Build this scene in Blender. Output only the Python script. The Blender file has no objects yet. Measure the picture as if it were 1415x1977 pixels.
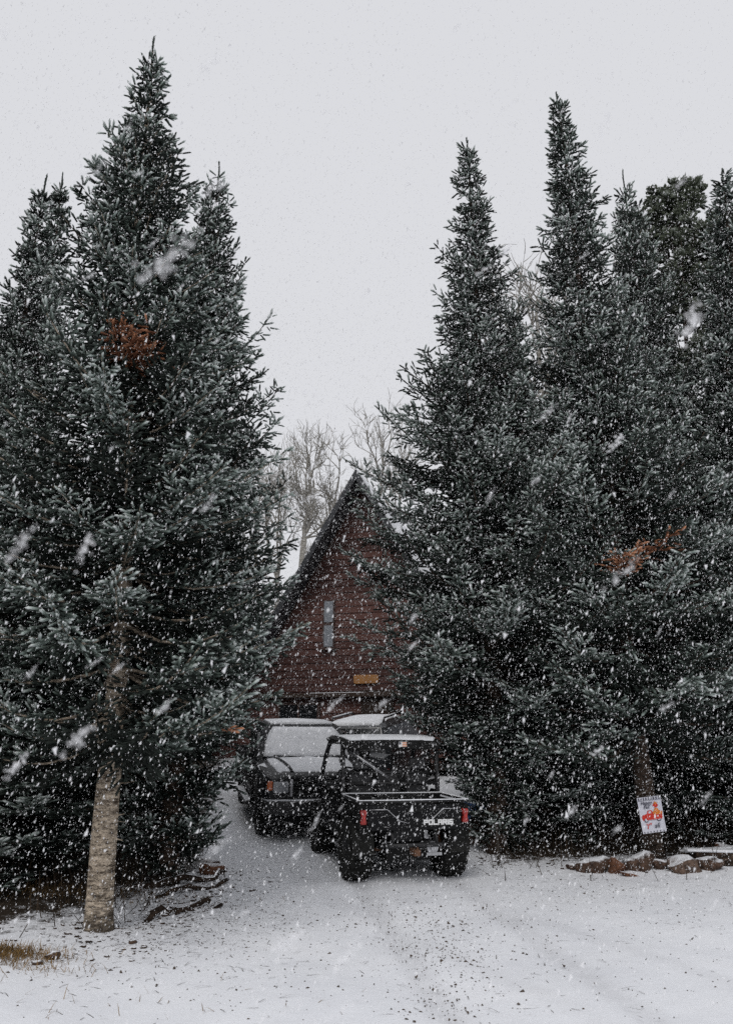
import bpy, bmesh, math, random
import numpy as np
from mathutils import Vector, Matrix, Euler

R = math.radians
SC = bpy.context.scene
COL = SC.collection
random.seed(7)

# ------------------------------------------------------------------ camera
cam_d = bpy.data.cameras.new('camera')
cam = bpy.data.objects.new('camera', cam_d)
COL.objects.link(cam)
cam.location = (0, 0, 1.65)
cam.rotation_euler = (R(90 + 16.31), 0, 0)
cam_d.sensor_fit = 'VERTICAL'
cam_d.sensor_height = 36
cam_d.lens = 28.13
cam_d.clip_start = 0.05
cam_d.clip_end = 2000
cam_d.dof.use_dof = True
cam_d.dof.focus_distance = 11.5
cam_d.dof.aperture_fstop = 5.0
SC.camera = cam

# ------------------------------------------------------------------ sky and sun (snowy overcast)
SUN_EL, SUN_AZ = 48, 200
w = bpy.data.worlds.new('World')
SC.world = w
w.use_nodes = True
nt = w.node_tree
nt.nodes.clear()
sky = nt.nodes.new('ShaderNodeTexSky')
sky.sky_type = 'NISHITA'
sky.sun_disc = False
sky.sun_elevation = R(SUN_EL)
sky.sun_rotation = R(SUN_AZ)
sky.dust_density = 6
hs = nt.nodes.new('ShaderNodeHueSaturation')
hs.inputs['Saturation'].default_value = 0.12
mx = nt.nodes.new('ShaderNodeMixRGB')
mx.inputs[0].default_value = 0.9
mx.inputs[2].default_value = (7.62, 7.70, 8.05, 1)     # the even cloud layer
bg = nt.nodes.new('ShaderNodeBackground')
bg.inputs['Strength'].default_value = 0.1
wo = nt.nodes.new('ShaderNodeOutputWorld')
nt.links.new(sky.outputs[0], hs.inputs['Color'])
nt.links.new(hs.outputs[0], mx.inputs[1])
nt.links.new(mx.outputs[0], bg.inputs['Color'])
nt.links.new(bg.outputs[0], wo.inputs['Surface'])

sd = bpy.data.lights.new('sun', 'SUN')
sd.energy = 0.85
sd.angle = R(30)
sd.color = (1, 0.97, 0.93)
so = bpy.data.objects.new('sun', sd)
COL.objects.link(so)
so.rotation_euler = (R(90 - SUN_EL), 0, R(-SUN_AZ + 180))

SC.view_settings.view_transform = 'Standard'
SC.view_settings.look = 'None'
SC.view_settings.exposure = 0
SC.view_settings.gamma = 1
SC.cycles.max_bounces = 6
SC.cycles.diffuse_bounces = 3
SC.cycles.transparent_max_bounces = 12
SC.cycles.use_denoising = False


# ------------------------------------------------------------------ materials
def node_mat(name):
    m = bpy.data.materials.new(name)
    m.use_nodes = True
    t = m.node_tree
    b = t.nodes['Principled BSDF']
    return m, t, b


def N(t, kind, **kw):
    n = t.nodes.new(kind)
    for k, v in kw.items():
        if isinstance(k, str) and hasattr(n, k):
            setattr(n, k, v)
    return n


def ramp(t, stops):
    r = t.nodes.new('ShaderNodeValToRGB')
    e = r.color_ramp.elements
    while len(e) < len(stops):
        e.new(0.5)
    for i, (p, c) in enumerate(stops):
        e[i].position = p
        e[i].color = (*c, 1) if len(c) == 3 else c
    return r


def noise(t, scale, detail=4, rough=0.55, vec=None, stretch=None):
    n = t.nodes.new('ShaderNodeTexNoise')
    n.inputs['Scale'].default_value = scale
    n.inputs['Detail'].default_value = detail
    n.inputs['Roughness'].default_value = rough
    if vec is None:
        tc = t.nodes.new('ShaderNodeTexCoord')
        vec = tc.outputs['Object']
    if stretch:
        mp = t.nodes.new('ShaderNodeMapping')
        mp.inputs['Scale'].default_value = stretch
        t.links.new(vec, mp.inputs['Vector'])
        vec = mp.outputs[0]
    t.links.new(vec, n.inputs['Vector'])
    return n


def bump(t, b, src, strength, dist=0.01):
    bp = t.nodes.new('ShaderNodeBump')
    bp.inputs['Strength'].default_value = strength
    bp.inputs['Distance'].default_value = dist
    t.links.new(src, bp.inputs['Height'])
    t.links.new(bp.outputs[0], b.inputs['Normal'])
    return bp


def mix(t, fac, a, b):
    m = t.nodes.new('ShaderNodeMixRGB')
    for i, v in ((0, fac), (1, a), (2, b)):
        if hasattr(v, 'is_output') or hasattr(v, 'node'):
            t.links.new(v, m.inputs[i])
        else:
            m.inputs[i].default_value = v if i == 0 else (*v, 1)
    return m


def math_n(t, op, a, b=None, clamp=False):
    m = t.nodes.new('ShaderNodeMath')
    m.operation = op
    m.use_clamp = clamp
    for i, v in ((0, a), (1, b)):
        if v is None:
            continue
        if hasattr(v, 'node'):
            t.links.new(v, m.inputs[i])
        else:
            m.inputs[i].default_value = v
    return m


M = {}


def plain(name, col, rough=0.5, metal=0.0, var=0.25, scale=12, bmp=0.0, coat=0.0, spec=0.5):
    m, t, b = node_mat(name)
    n = noise(t, scale, 5)
    lo = tuple(c * (1 - var) for c in col)
    hi = tuple(min(1, c * (1 + var)) for c in col)
    r = ramp(t, [(0.3, lo), (0.7, hi)])
    t.links.new(n.outputs[0], r.inputs[0])
    t.links.new(r.outputs[0], b.inputs['Base Color'])
    b.inputs['Roughness'].default_value = rough
    b.inputs['Metallic'].default_value = metal
    b.inputs['Coat Weight'].default_value = coat
    b.inputs['Specular IOR Level'].default_value = spec
    if bmp:
        bump(t, b, n.outputs[0], bmp)
    M[name] = m
    return m


plain('car_paint', (0.009, 0.0095, 0.011), 0.5, 0, 0.3, 6, coat=0.12, spec=0.25)
plain('utv_paint', (0.007, 0.007, 0.008), 0.6, 0, 0.4, 14, spec=0.15)
plain('suv_paint', (0.03, 0.032, 0.036), 0.35, 0, 0.3, 6, coat=0.5)
plain('black_plastic', (0.008, 0.008, 0.008), 0.65, 0, 0.4, 30, bmp=0.1, spec=0.2)
plain('dark_metal', (0.02, 0.02, 0.021), 0.5, 0.3, 0.4, 25)
plain('rubber', (0.014, 0.014, 0.013), 0.85, 0, 0.5, 20, bmp=0.2, spec=0.2)
plain('steel', (0.42, 0.42, 0.43), 0.35, 0.9, 0.25, 15)
plain('chrome', (0.5, 0.5, 0.52), 0.25, 1.0, 0.15, 8)
plain('red_lens', (0.30, 0.013, 0.009), 0.25, 0, 0.75, 45, coat=0.3)
plain('dark_red_lens', (0.10, 0.006, 0.005), 0.3, 0, 0.3, 40, coat=0.5)
plain('amber_lens', (0.6, 0.13, 0.02), 0.3, 0, 0.3, 40, coat=0.5)
plain('clear_lens', (0.3, 0.31, 0.33), 0.2, 0, 0.4, 30, coat=0.6)
plain('seat_vinyl', (0.022, 0.022, 0.024), 0.6, 0, 0.3, 20, bmp=0.15)
plain('white_print', (0.8, 0.8, 0.8), 0.5, 0, 0.05, 8)
plain('rust_steel', (0.14, 0.07, 0.04), 0.7, 0.4, 0.5, 20, bmp=0.3)
plain('tarp_blue', (0.08, 0.16, 0.36), 0.5, 0, 0.4, 10, bmp=0.3)
plain('red_print', (0.62, 0.035, 0.02), 0.8, 0, 0.2, 30)
plain('orange_print', (0.75, 0.22, 0.03), 0.8, 0, 0.25, 30)
plain('ink_print', (0.09, 0.09, 0.12), 0.8, 0, 0.2, 30)
plain('cord', (0.25, 0.23, 0.2), 0.9, 0, 0.2, 30)
plain('stake_wood', (0.035, 0.028, 0.022), 0.9, 0, 0.4, 15, bmp=0.3)
plain('trim_brown', (0.055, 0.028, 0.022), 0.75, 0, 0.35, 6, bmp=0.2)
plain('roof_metal', (0.024, 0.026, 0.031), 0.55, 0.2, 0.3, 4)
plain('soffit', (0.06, 0.06, 0.068), 0.8, 0, 0.35, 5, bmp=0.2)
plain('frame_white', (0.5, 0.5, 0.5), 0.6, 0, 0.15, 10)


def glass(name, col, rough=0.08):
    m, t, b = node_mat(name)
    b.inputs['Base Color'].default_value = (*col, 1)
    n = noise(t, 3, 3)
    r = ramp(t, [(0.3, (rough,) * 3), (0.8, (rough + 0.15,) * 3)])
    t.links.new(n.outputs[0], r.inputs[0])
    t.links.new(r.outputs[0], b.inputs['Roughness'])
    b.inputs['Specular IOR Level'].default_value = 0.8
    M[name] = m


glass('tinted_glass', (0.012, 0.013, 0.015))
glass('cabin_glass', (0.25, 0.27, 0.3), 0.15)


def snow_mat(name, col=(0.84, 0.855, 0.89), dirt=0.0):
    m, t, b = node_mat(name)
    n = noise(t, 35, 6, 0.65)
    n2 = noise(t, 2.2, 4)
    r = ramp(t, [(0.3, tuple(c * 0.93 for c in col)), (0.7, col)])
    t.links.new(n2.outputs[0], r.inputs[0])
    t.links.new(r.outputs[0], b.inputs['Base Color'])
    b.inputs['Roughness'].default_value = 0.75
    b.inputs['Specular IOR Level'].default_value = 0.25
    bump(t, b, n.outputs[0], 0.5, 0.02)
    M[name] = m


snow_mat('snow')


def thin_snow_mat(name):
    """dusting over dark glass or paint: lets a little of the dark show through in blotches"""
    m, t, b = node_mat(name)
    n = noise(t, 9, 6, 0.7)
    r = ramp(t, [(0.22, (0.42, 0.43, 0.46)), (0.45, (0.74, 0.755, 0.79)), (0.7, (0.84, 0.85, 0.88))])
    t.links.new(n.outputs[0], r.inputs[0])
    t.links.new(r.outputs[0], b.inputs['Base Color'])
    b.inputs['Roughness'].default_value = 0.8
    bump(t, b, n.outputs[0], 0.4, 0.01)
    M[name] = m


thin_snow_mat('thin_snow')


def ground_mat():
    m, t, b = node_mat('ground')
    tc = t.nodes.new('ShaderNodeTexCoord')
    P = tc.outputs['Object']
    a = t.nodes.new('ShaderNodeAttribute')
    a.attribute_name = 'bare'
    big = noise(t, 0.9, 5, 0.6, P)
    mid = noise(t, 5.0, 6, 0.7, P)
    fine = noise(t, 38, 5, 0.7, P)
    # where litter shows through the snow
    s1 = math_n(t, 'MULTIPLY', mid.outputs[0], 0.75)
    s2 = math_n(t, 'MULTIPLY', fine.outputs[0], 0.35)
    s3 = math_n(t, 'ADD', s1.outputs[0], s2.outputs[0])
    s4 = math_n(t, 'ADD', s3.outputs[0], a.outputs['Fac'])
    cov = ramp(t, [(0.78, (0, 0, 0)), (0.90, (1, 1, 1))])
    t.links.new(s4.outputs[0], cov.inputs[0])
    sn = ramp(t, [(0.3, (0.76, 0.775, 0.815)), (0.55, (0.83, 0.845, 0.88)), (0.75, (0.86, 0.87, 0.90))])
    t.links.new(big.outputs[0], sn.inputs[0])
    # thin places: greyer snow where gravel and tyre marks lie just below
    th = noise(t, 14, 5, 0.75, P)
    thr = ramp(t, [(0.60, (0, 0, 0)), (0.74, (0.5, 0.5, 0.5))])
    t.links.new(th.outputs[0], thr.inputs[0])
    sn2 = mix(t, thr.outputs[0], sn.outputs[0], (0.50, 0.49, 0.49))
    ta = t.nodes.new('ShaderNodeAttribute')
    ta.attribute_name = 'track'
    tf = math_n(t, 'MULTIPLY', ta.outputs['Fac'], math_n(t, 'ADD', math_n(t, 'MULTIPLY', mid.outputs[0], 1.1).outputs[0], -.18, True).outputs[0])
    sn2 = mix(t, tf.outputs[0], sn2.outputs[0], (0.60, 0.605, 0.63))    # snow pressed thin by tyres
    du = ramp(t, [(0.25, (0.012, 0.009, 0.007)), (0.55, (0.035, 0.026, 0.018)), (0.8, (0.10, 0.075, 0.045))])
    t.links.new(fine.outputs[0], du.inputs[0])
    out = mix(t, cov.outputs[0], sn2.outputs[0], du.outputs[0])
    t.links.new(out.outputs[0], b.inputs['Base Color'])
    b.inputs['Roughness'].default_value = 0.8
    b.inputs['Specular IOR Level'].default_value = 0.2
    h = math_n(t, 'ADD', mid.outputs[0], fine.outputs[0])
    bump(t, b, h.outputs[0], 0.28, 0.03)
    M['ground'] = m


ground_mat()


def foliage_mat(name, stops):
    m, t, b = node_mat(name)
    a = t.nodes.new('ShaderNodeAttribute')
    a.attribute_name = 'tint'
    r = ramp(t, stops)
    t.links.new(a.outputs['Fac'], r.inputs[0])
    t.links.new(r.outputs[0], b.inputs['Base Color'])
    b.inputs['Roughness'].default_value = 0.7
    b.inputs['Specular IOR Level'].default_value = 0.25
    M[name] = m


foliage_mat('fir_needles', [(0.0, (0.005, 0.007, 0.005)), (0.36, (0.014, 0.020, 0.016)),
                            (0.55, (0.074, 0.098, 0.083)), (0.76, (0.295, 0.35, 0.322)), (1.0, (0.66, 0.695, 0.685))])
foliage_mat('olive_needles', [(0.0, (0.010, 0.012, 0.007)), (0.35, (0.030, 0.037, 0.022)),
                              (0.7, (0.065, 0.078, 0.050)), (0.88, (0.13, 0.15, 0.115)), (1.0, (0.48, 0.5, 0.5))])
foliage_mat('dead_needles', [(0.0, (0.05, 0.02, 0.01)), (0.4, (0.20, 0.08, 0.042)), (0.75, (0.56, 0.26, 0.14)),
                             (1.0, (0.5, 0.4, 0.36))])


def bark_mat(name, dark, lite, band=True):
    m, t, b = node_mat(name)
    tc = t.nodes.new('ShaderNodeTexCoord')
    P = tc.outputs['Object']
    h = noise(t, 7, 8, 0.78, P, (1.0, 1.0, 3.4))
    f = noise(t, 55, 4, 0.7, P, (1, 1, 2.2))
    s = math_n(t, 'ADD', math_n(t, 'MULTIPLY', h.outputs[0], 0.65).outputs[0],
               math_n(t, 'MULTIPLY', f.outputs[0], 0.35).outputs[0])
    midc = tuple((x + y) / 2 for x, y in zip(dark, lite))
    r = ramp(t, [(0.43, dark), (0.485, midc), (0.53, lite), (0.60, tuple(min(1, c * 1.4) for c in lite))])
    t.links.new(s.outputs[0], r.inputs[0])
    sp = t.nodes.new('ShaderNodeSeparateXYZ')
    t.links.new(P, sp.inputs[0])
    zz = math_n(t, 'ADD', sp.outputs[2], math_n(t, 'MULTIPLY', math_n(t, 'SUBTRACT', h.outputs[0], .5).outputs[0], 1.2).outputs[0])
    foot = ramp(t, [(0.14, (1, 1, 1)), (0.30, (0, 0, 0))])      # rough brown old bark at the foot
    t.links.new(zz.outputs[0], foot.inputs[0])
    fm = mix(t, math_n(t, 'MULTIPLY', foot.outputs[0], .75).outputs[0], r.outputs[0], tuple(.3 * x + .06 * y for x, y in zip(dark, lite)))
    t.links.new(fm.outputs[0], b.inputs['Base Color'])
    b.inputs['Roughness'].default_value = 0.9
    b.inputs['Specular IOR Level'].default_value = 0.15
    bump(t, b, s.outputs[0], 0.9, 0.02)
    M[name] = m


bark_mat('fir_bark', (0.04, 0.028, 0.02), (0.43, 0.36, 0.28))
bark_mat('dark_bark', (0.014, 0.010, 0.008), (0.085, 0.06, 0.045))
bark_mat('aspen_bark', (0.12, 0.11, 0.095), (0.40, 0.38, 0.34))
bark_mat('log_bark', (0.02, 0.015, 0.012), (0.13, 0.085, 0.06))


def capped_mat(name, dark, lite, lo=0.55, hi=0.8):
    """stone or wood with snow lying on what faces up"""
    m, t, b = node_mat(name)
    n = noise(t, 14, 8, 0.75)
    r = ramp(t, [(0.38, dark), (0.62, lite)])
    t.links.new(n.outputs[0], r.inputs[0])
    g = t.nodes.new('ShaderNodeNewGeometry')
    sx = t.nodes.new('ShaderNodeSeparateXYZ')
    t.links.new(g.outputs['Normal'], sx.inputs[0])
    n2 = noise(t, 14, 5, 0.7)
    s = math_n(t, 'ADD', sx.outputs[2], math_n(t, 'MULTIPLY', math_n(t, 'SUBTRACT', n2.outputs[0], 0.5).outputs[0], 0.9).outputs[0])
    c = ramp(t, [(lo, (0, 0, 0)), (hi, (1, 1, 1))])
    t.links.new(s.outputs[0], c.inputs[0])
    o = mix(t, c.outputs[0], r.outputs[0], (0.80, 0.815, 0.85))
    t.links.new(o.outputs[0], b.inputs['Base Color'])
    b.inputs['Roughness'].default_value = 0.9
    b.inputs['Specular IOR Level'].default_value = 0.2
    bump(t, b, n.outputs[0], 0.7, 0.02)
    M[name] = m


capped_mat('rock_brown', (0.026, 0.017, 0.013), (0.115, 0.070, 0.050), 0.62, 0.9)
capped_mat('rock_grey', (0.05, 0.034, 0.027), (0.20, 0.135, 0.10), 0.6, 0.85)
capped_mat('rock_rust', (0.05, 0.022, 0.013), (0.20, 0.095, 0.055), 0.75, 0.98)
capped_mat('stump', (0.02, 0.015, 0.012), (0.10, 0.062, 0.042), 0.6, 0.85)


def plank_mat(name, dark, lite):
    m, t, b = node_mat(name)
    oi = t.nodes.new('ShaderNodeObjectInfo')
    n = noise(t, 3.0, 6, 0.7, None, (1.0, 1.0, 9.0))
    s = math_n(t, 'ADD', math_n(t, 'MULTIPLY', n.outputs[0], 0.7).outputs[0],
               math_n(t, 'MULTIPLY', oi.outputs['Random'], 0.3).outputs[0])
    r = ramp(t, [(0.3, dark), (0.7, lite)])
    t.links.new(s.outputs[0], r.inputs[0])
    t.links.new(r.outputs[0], b.inputs['Base Color'])
    b.inputs['Roughness'].default_value = 0.8
    b.inputs['Specular IOR Level'].default_value = 0.2
    bump(t, b, n.outputs[0], 0.5, 0.01)
    M[name] = m


plank_mat('red_plank', (0.050, 0.023, 0.020), (0.135, 0.066, 0.055))
plank_mat('porch_wood', (0.022, 0.015, 0.012), (0.06, 0.04, 0.03))
plank_mat('sign_wood', (0.22, 0.095, 0.03), (0.45, 0.23, 0.09))


def cloth_mat():
    m, t, b = node_mat('flag_cloth')
    n = noise(t, 260, 2)
    r = ramp(t, [(0.3, (0.62, 0.62, 0.70)), (0.7, (0.74, 0.74, 0.80))])
    t.links.new(n.outputs[0], r.inputs[0])
    t.links.new(r.outputs[0], b.inputs['Base Color'])
    b.inputs['Roughness'].default_value = 0.9
    M['flag_cloth'] = m


cloth_mat()


def flake_mat():
    m = bpy.data.materials.new('snowflake')
    m.use_nodes = True
    t = m.node_tree
    t.nodes.clear()
    d = t.nodes.new('ShaderNodeBsdfDiffuse')
    d.inputs['Color'].default_value = (0.97, 0.97, 0.98, 1)
    tr = t.nodes.new('ShaderNodeBsdfTranslucent')
    tr.inputs['Color'].default_value = (0.97, 0.97, 0.98, 1)
    m1 = t.nodes.new('ShaderNodeMixShader')
    m1.inputs[0].default_value = 0.5
    o = t.nodes.new('ShaderNodeOutputMaterial')
    t.links.new(d.outputs[0], m1.inputs[1])
    t.links.new(tr.outputs[0], m1.inputs[2])
    t.links.new(m1.outputs[0], o.inputs['Surface'])
    M['snowflake'] = m


flake_mat()


# ------------------------------------------------------------------ mesh helpers
class B:
    """collects shapes; build() links them as ONE mesh object"""

    def __init__(s):
        s.v = []
        s.f = []

    def add(s, vs, fs):
        o = len(s.v)
        s.v += [tuple(p) for p in vs]
        s.f += [tuple(i + o for i in q) for q in fs]
        return s

    def box(s, c, d, rot=None):
        x, y, z = (k / 2 for k in d)
        vs = [Vector((a * x, b * y, e * z)) for a in (-1, 1) for b in (-1, 1) for e in (-1, 1)]
        if rot is not None:
            m = Euler(rot).to_matrix()
            vs = [m @ p for p in vs]
        vs = [p + Vector(c) for p in vs]
        return s.add(vs, [(0, 1, 3, 2), (4, 6, 7, 5), (0, 4, 5, 1), (2, 3, 7, 6), (0, 2, 6, 4), (1, 5, 7, 3)])

    def tube(s, path, r, n=8, closed=False):
        P = [Vector(p) for p in path]
        k = len(P)
        rr = r if isinstance(r, (list, tuple)) else [r] * k
        rings = []
        up = None
        for i in range(k):
            if closed:
                d = P[(i + 1) % k] - P[i - 1]
            else:
                d = P[min(i + 1, k - 1)] - P[max(i - 1, 0)]
            d.normalize()
            if up is None:
                up = Vector((0, 0, 1)) if abs(d.z) < 0.9 else Vector((1, 0, 0))
            a = d.cross(up)
            if a.length < 1e-5:
                a = d.orthogonal()
            a.normalize()
            b = a.cross(d).normalized()
            up = b
            rings.append([P[i] + (a * math.cos(2 * math.pi * j / n) + b * math.sin(2 * math.pi * j / n)) * rr[i] for j in range(n)])
        vs = [p for q in rings for p in q]
        fs = []
        for i in range(k if closed else k - 1):
            i2 = (i + 1) % k
            for j in range(n):
                j2 = (j + 1) % n
                fs.append((i * n + j, i * n + j2, i2 * n + j2, i2 * n + j))
        if not closed:
            fs.append(tuple(range(n - 1, -1, -1)))
            fs.append(tuple((k - 1) * n + j for j in range(n)))
        return s.add(vs, fs)

    def lathe_x(s, c, prof, n=24):
        """profile [(x, r)] turned about an axis along x through c"""
        vs = []
        for x, r in prof:
            for j in range(n):
                a = 2 * math.pi * j / n
                vs.append((c[0] + x, c[1] + r * math.cos(a), c[2] + r * math.sin(a)))
        fs = []
        for i in range(len(prof) - 1):
            for j in range(n):
                j2 = (j + 1) % n
                fs.append((i * n + j, (i + 1) * n + j, (i + 1) * n + j2, i * n + j2))
        return s.add(vs, fs)

    def prism(s, poly, axis, a, b):
        """2-D polygon pushed along an axis from a to b (poly in the other two, in xyz order)"""
        k = len(poly)

        def mk(p, q):
            return {'x': (q, p[0], p[1]), 'y': (p[0], q, p[1]), 'z': (p[0], p[1], q)}[axis]
        vs = [mk(p, a) for p in poly] + [mk(p, b) for p in poly]
        fs = [tuple(range(k - 1, -1, -1)), tuple(range(k, 2 * k))]
        for i in range(k):
            j = (i + 1) % k
            fs.append((i, j, k + j, k + i))
        return s.add(vs, fs)

    def loft(s, rings, cap=True):
        n = len(rings[0])
        vs = [p for r in rings for p in r]
        fs = []
        for i in range(len(rings) - 1):
            for j in range(n):
                j2 = (j + 1) % n
                fs.append((i * n + j, i * n + j2, (i + 1) * n + j2, (i + 1) * n + j))
        if cap:
            fs.append(tuple(range(n - 1, -1, -1)))
            fs.append(tuple((len(rings) - 1) * n + j for j in range(n)))
        return s.add(vs, fs)

    def build(s, name, mat, parent=None, smooth=False, bev=0.0, seg=2):
        me = bpy.data.meshes.new(name)
        me.from_pydata(s.v, [], s.f)
        bm = bmesh.new()
        bm.from_mesh(me)
        bmesh.ops.recalc_face_normals(bm, faces=bm.faces)
        bm.to_mesh(me)
        bm.free()
        me.materials.append(M[mat])
        if smooth:
            me.polygons.foreach_set('use_smooth', [True] * len(me.polygons))
        o = bpy.data.objects.new(name, me)
        COL.objects.link(o)
        o.parent = parent
        if bev:
            md = o.modifiers.new('edge', 'BEVEL')
            md.width = bev
            md.segments = seg
            md.limit_method = 'ANGLE'
            md.angle_limit = R(35)
        return o


def np_mesh(name, V, F, mat, parent=None, tint=None, smooth=False):
    """triangles from numpy arrays as one mesh object"""
    me = bpy.data.meshes.new(name)
    me.vertices.add(len(V))
    me.vertices.foreach_set('co', V.astype(np.float32).ravel())
    me.loops.add(F.size)
    me.loops.foreach_set('vertex_index', F.astype(np.int32).ravel())
    me.polygons.add(len(F))
    me.polygons.foreach_set('loop_start', np.arange(0, F.size, F.shape[1], dtype=np.int32))
    me.polygons.foreach_set('loop_total', np.full(len(F), F.shape[1], dtype=np.int32))
    if smooth:
        me.polygons.foreach_set('use_smooth', np.ones(len(F), dtype=bool))
    if tint is not None:
        at = me.attributes.new('tint', 'FLOAT', 'POINT')
        at.data.foreach_set('value', tint.astype(np.float32))
    me.update(calc_edges=True)
    me.materials.append(M[mat])
    o = bpy.data.objects.new(name, me)
    COL.objects.link(o)
    o.parent = parent
    return o


def tag(o, label=None, cat=None, group=None, kind=None):
    if label:
        o['label'] = label
    if cat:
        o['category'] = cat
    if group:
        o['group'] = group
    if kind:
        o['kind'] = kind
    return o


def empty(name, loc, rot=(0, 0, 0)):
    e = bpy.data.objects.new(name, None)
    COL.objects.link(e)
    e.location = loc
    e.rotation_euler = rot
    return e


def copy_tree(o, parent=None):
    c = o.copy()
    COL.objects.link(c)
    c.parent = parent
    for ch in o.children:
        copy_tree(ch, c)
    return c


# ------------------------------------------------------------------ ground
_y = np.linspace(-50, 400, 4501)
_s = np.interp(_y, [-50, 9, 10.5, 15, 17, 23, 27, 60, 400], [0, 0, .05, .05, .11, .11, .02, .0, .0])
_g = np.concatenate([[0], np.cumsum((_s[1:] + _s[:-1]) / 2 * np.diff(_y))])
WAVES = [(random.uniform(-1, 1), random.uniform(-1, 1), random.uniform(0, 6.3)) for _ in range(14)]


def gz(x, y):
    x = np.asarray(x, float)
    y = np.asarray(y, float)
    z = np.interp(y, _y, _g)
    for i, (a, b, p) in enumerate(WAVES):
        k = 0.8 + i * 0.45
        z = z + 0.011 / (1 + i * 0.25) * np.sin(k * (a * x + b * y) + p)
    # the forest edge on both sides stands a little proud of the driveway
    z = z + 0.10 * np.clip((-x - 2.2 - 0.0 * y) / 1.5, 0, 1) + 0.06 * np.clip((x - 2.2) / 1.5, 0, 1) * np.clip((y - 11) / 1.0, 0, 1)
    return z


def G(x, y):
    return float(gz(x, y))


def axis(lo, hi, step, far):
    core = np.arange(lo, hi + 1e-6, step)
    out = []
    d, p = step, hi
    while p < far:
        d *= 1.35
        p += d
        out.append(p)
    neg = []
    d, p = step, lo
    while p > -far:
        d *= 1.35
        p -= d
        neg.append(p)
    return np.array(neg[::-1] + list(core) + out)


xs = axis(-7, 8, 0.075, 320)
ys = axis(4.5, 14, 0.075, 320)
XX, YY = np.meshgrid(xs, ys)
rng = np.random.default_rng(3)
ZZ = gz(XX, YY) + rng.normal(0, 0.0025, XX.shape)
track = np.zeros_like(XX)
for off in (-.62, .62):                       # wheel ruts of the utility vehicle, bending down the drive
    xc = np.interp(YY, [4, 6, 8, 10, 11.2, 12.5], [1.35, 1.12, .88, .62, .46, .16]) + off
    track = np.maximum(track, np.exp(-((XX - xc) / .12) ** 4) * np.clip((11.4 - YY) / .4, 0, 1))
ZZ = ZZ - .020 * track + .006 * np.exp(-((track - .5) / .2) ** 2) * (track > .05)
nx, ny = len(xs), len(ys)
Vg = np.stack([XX.ravel(), YY.ravel(), ZZ.ravel()], 1)
ii, jj = np.meshgrid(np.arange(nx - 1), np.arange(ny - 1))
a0 = (jj * nx + ii).ravel()
Fg = np.stack([a0, a0 + 1, a0 + nx + 1, a0 + nx], 1)
ground = np_mesh('ground', Vg, Fg, 'ground', smooth=True)
# bare litter: left of the driveway edge, right beyond the stones
xl = np.interp(YY, [5, 6.9, 11.6, 14, 30], [-3.3, -2.75, -1.95, -2.3, -4.5])
left = np.clip((xl - XX) / 1.3, 0, 1) ** .8
xr = np.interp(YY, [11, 12.2, 14, 20, 30], [1.6, 1.5, 1.3, 2.2, 3.5])
right = np.clip((XX - xr) / 0.7, 0, 1) * np.clip((YY - 11.6) / 0.7, 0, 1)
bare = 0.315 * np.maximum(left, right) + .10 * np.clip((xl - XX) / .5, 0, 1) * np.clip((YY - 8.35) / .5, 0, 1) + 0.06 * np.clip((YY - 9) / 3, 0, 1) + 0.03
lane = np.exp(-((XX - 0.55 - 0.0 * YY) / 0.35) ** 2) * np.clip((12 - YY) / 3, 0, 1)
bare = bare + 0.04 * lane + 0.05 * track
tr2 = np.zeros_like(XX)
for off in (-.8, .8):                          # older ruts of the pickup, half filled with fresh snow
    xc = np.interp(YY, [4, 6, 8, 10, 12, 13.5], [2.9, 2.1, 1.2, .35, -.35, -.7]) + off
    tr2 = np.maximum(tr2, np.exp(-((XX - xc) / .13) ** 4) * np.clip((13.4 - YY) / .4, 0, 1))
at = ground.data.attributes.new('track', 'FLOAT', 'POINT')
at.data.foreach_set('value', np.maximum(track, .55 * tr2).astype(np.float32).ravel())
at = ground.data.attributes.new('bare', 'FLOAT', 'POINT')
at.data.foreach_set('value', bare.astype(np.float32).ravel())
tag(ground, kind='structure')


# ------------------------------------------------------------------ conifers
def twig_templates(nv, needles, seed, fat=1.0, nw=0.042):
    """unit twig along +z, length 1: a three-sided spindle with needles all round it"""
    r = np.random.default_rng(seed)
    out = []
    for _ in range(nv):
        V = []
        F = []
        T = []
        ra = 0.115 * fat
        for zc, q, tc in ((0.0, 0.75, 0.32), (0.78, 1.0, 0.64)):
            for j in range(3):
                a = 2 * math.pi * j / 3 + zc * .8
                V.append((q * ra * math.cos(a), q * ra * math.sin(a), zc))
                T.append(tc)
        V.append((0, 0, 1.0))
        T.append(0.84)
        for j in range(3):
            k = (j + 1) % 3
            F += [(j, k, 3 + k), (j, 3 + k, 3 + j), (3 + j, 3 + k, 6)]
        for i in range(needles):
            z = (i + r.uniform(0, 1)) / needles * 0.92
            a = i * 2.4 + r.uniform(-.5, .5)
            L = (0.18 + 0.07 * r.uniform()) * fat
            d = np.array([math.cos(a), math.sin(a), 0.8])
            d /= np.linalg.norm(d)
            side = np.array([-math.sin(a), math.cos(a), 0]) * nw * fat
            base = np.array([0, 0, z])
            o = len(V)
            V += [tuple(base + side), tuple(base - side), tuple(base + d * L + np.array([0, 0, .04]))]
            T += [0.40, 0.40, 0.66 + 0.2 * r.uniform()]
            F.append((o, o + 1, o + 2))
        out.append((np.array(V), np.array(F), np.array(T)))
    return out


TW = twig_templates(5, 6, 1, 1.08, 0.045)
TWB = twig_templates(4, 6, 2, 1.12)
TWP = twig_templates(4, 8, 5, 1.9, 0.03)      # long pine needles


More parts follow.
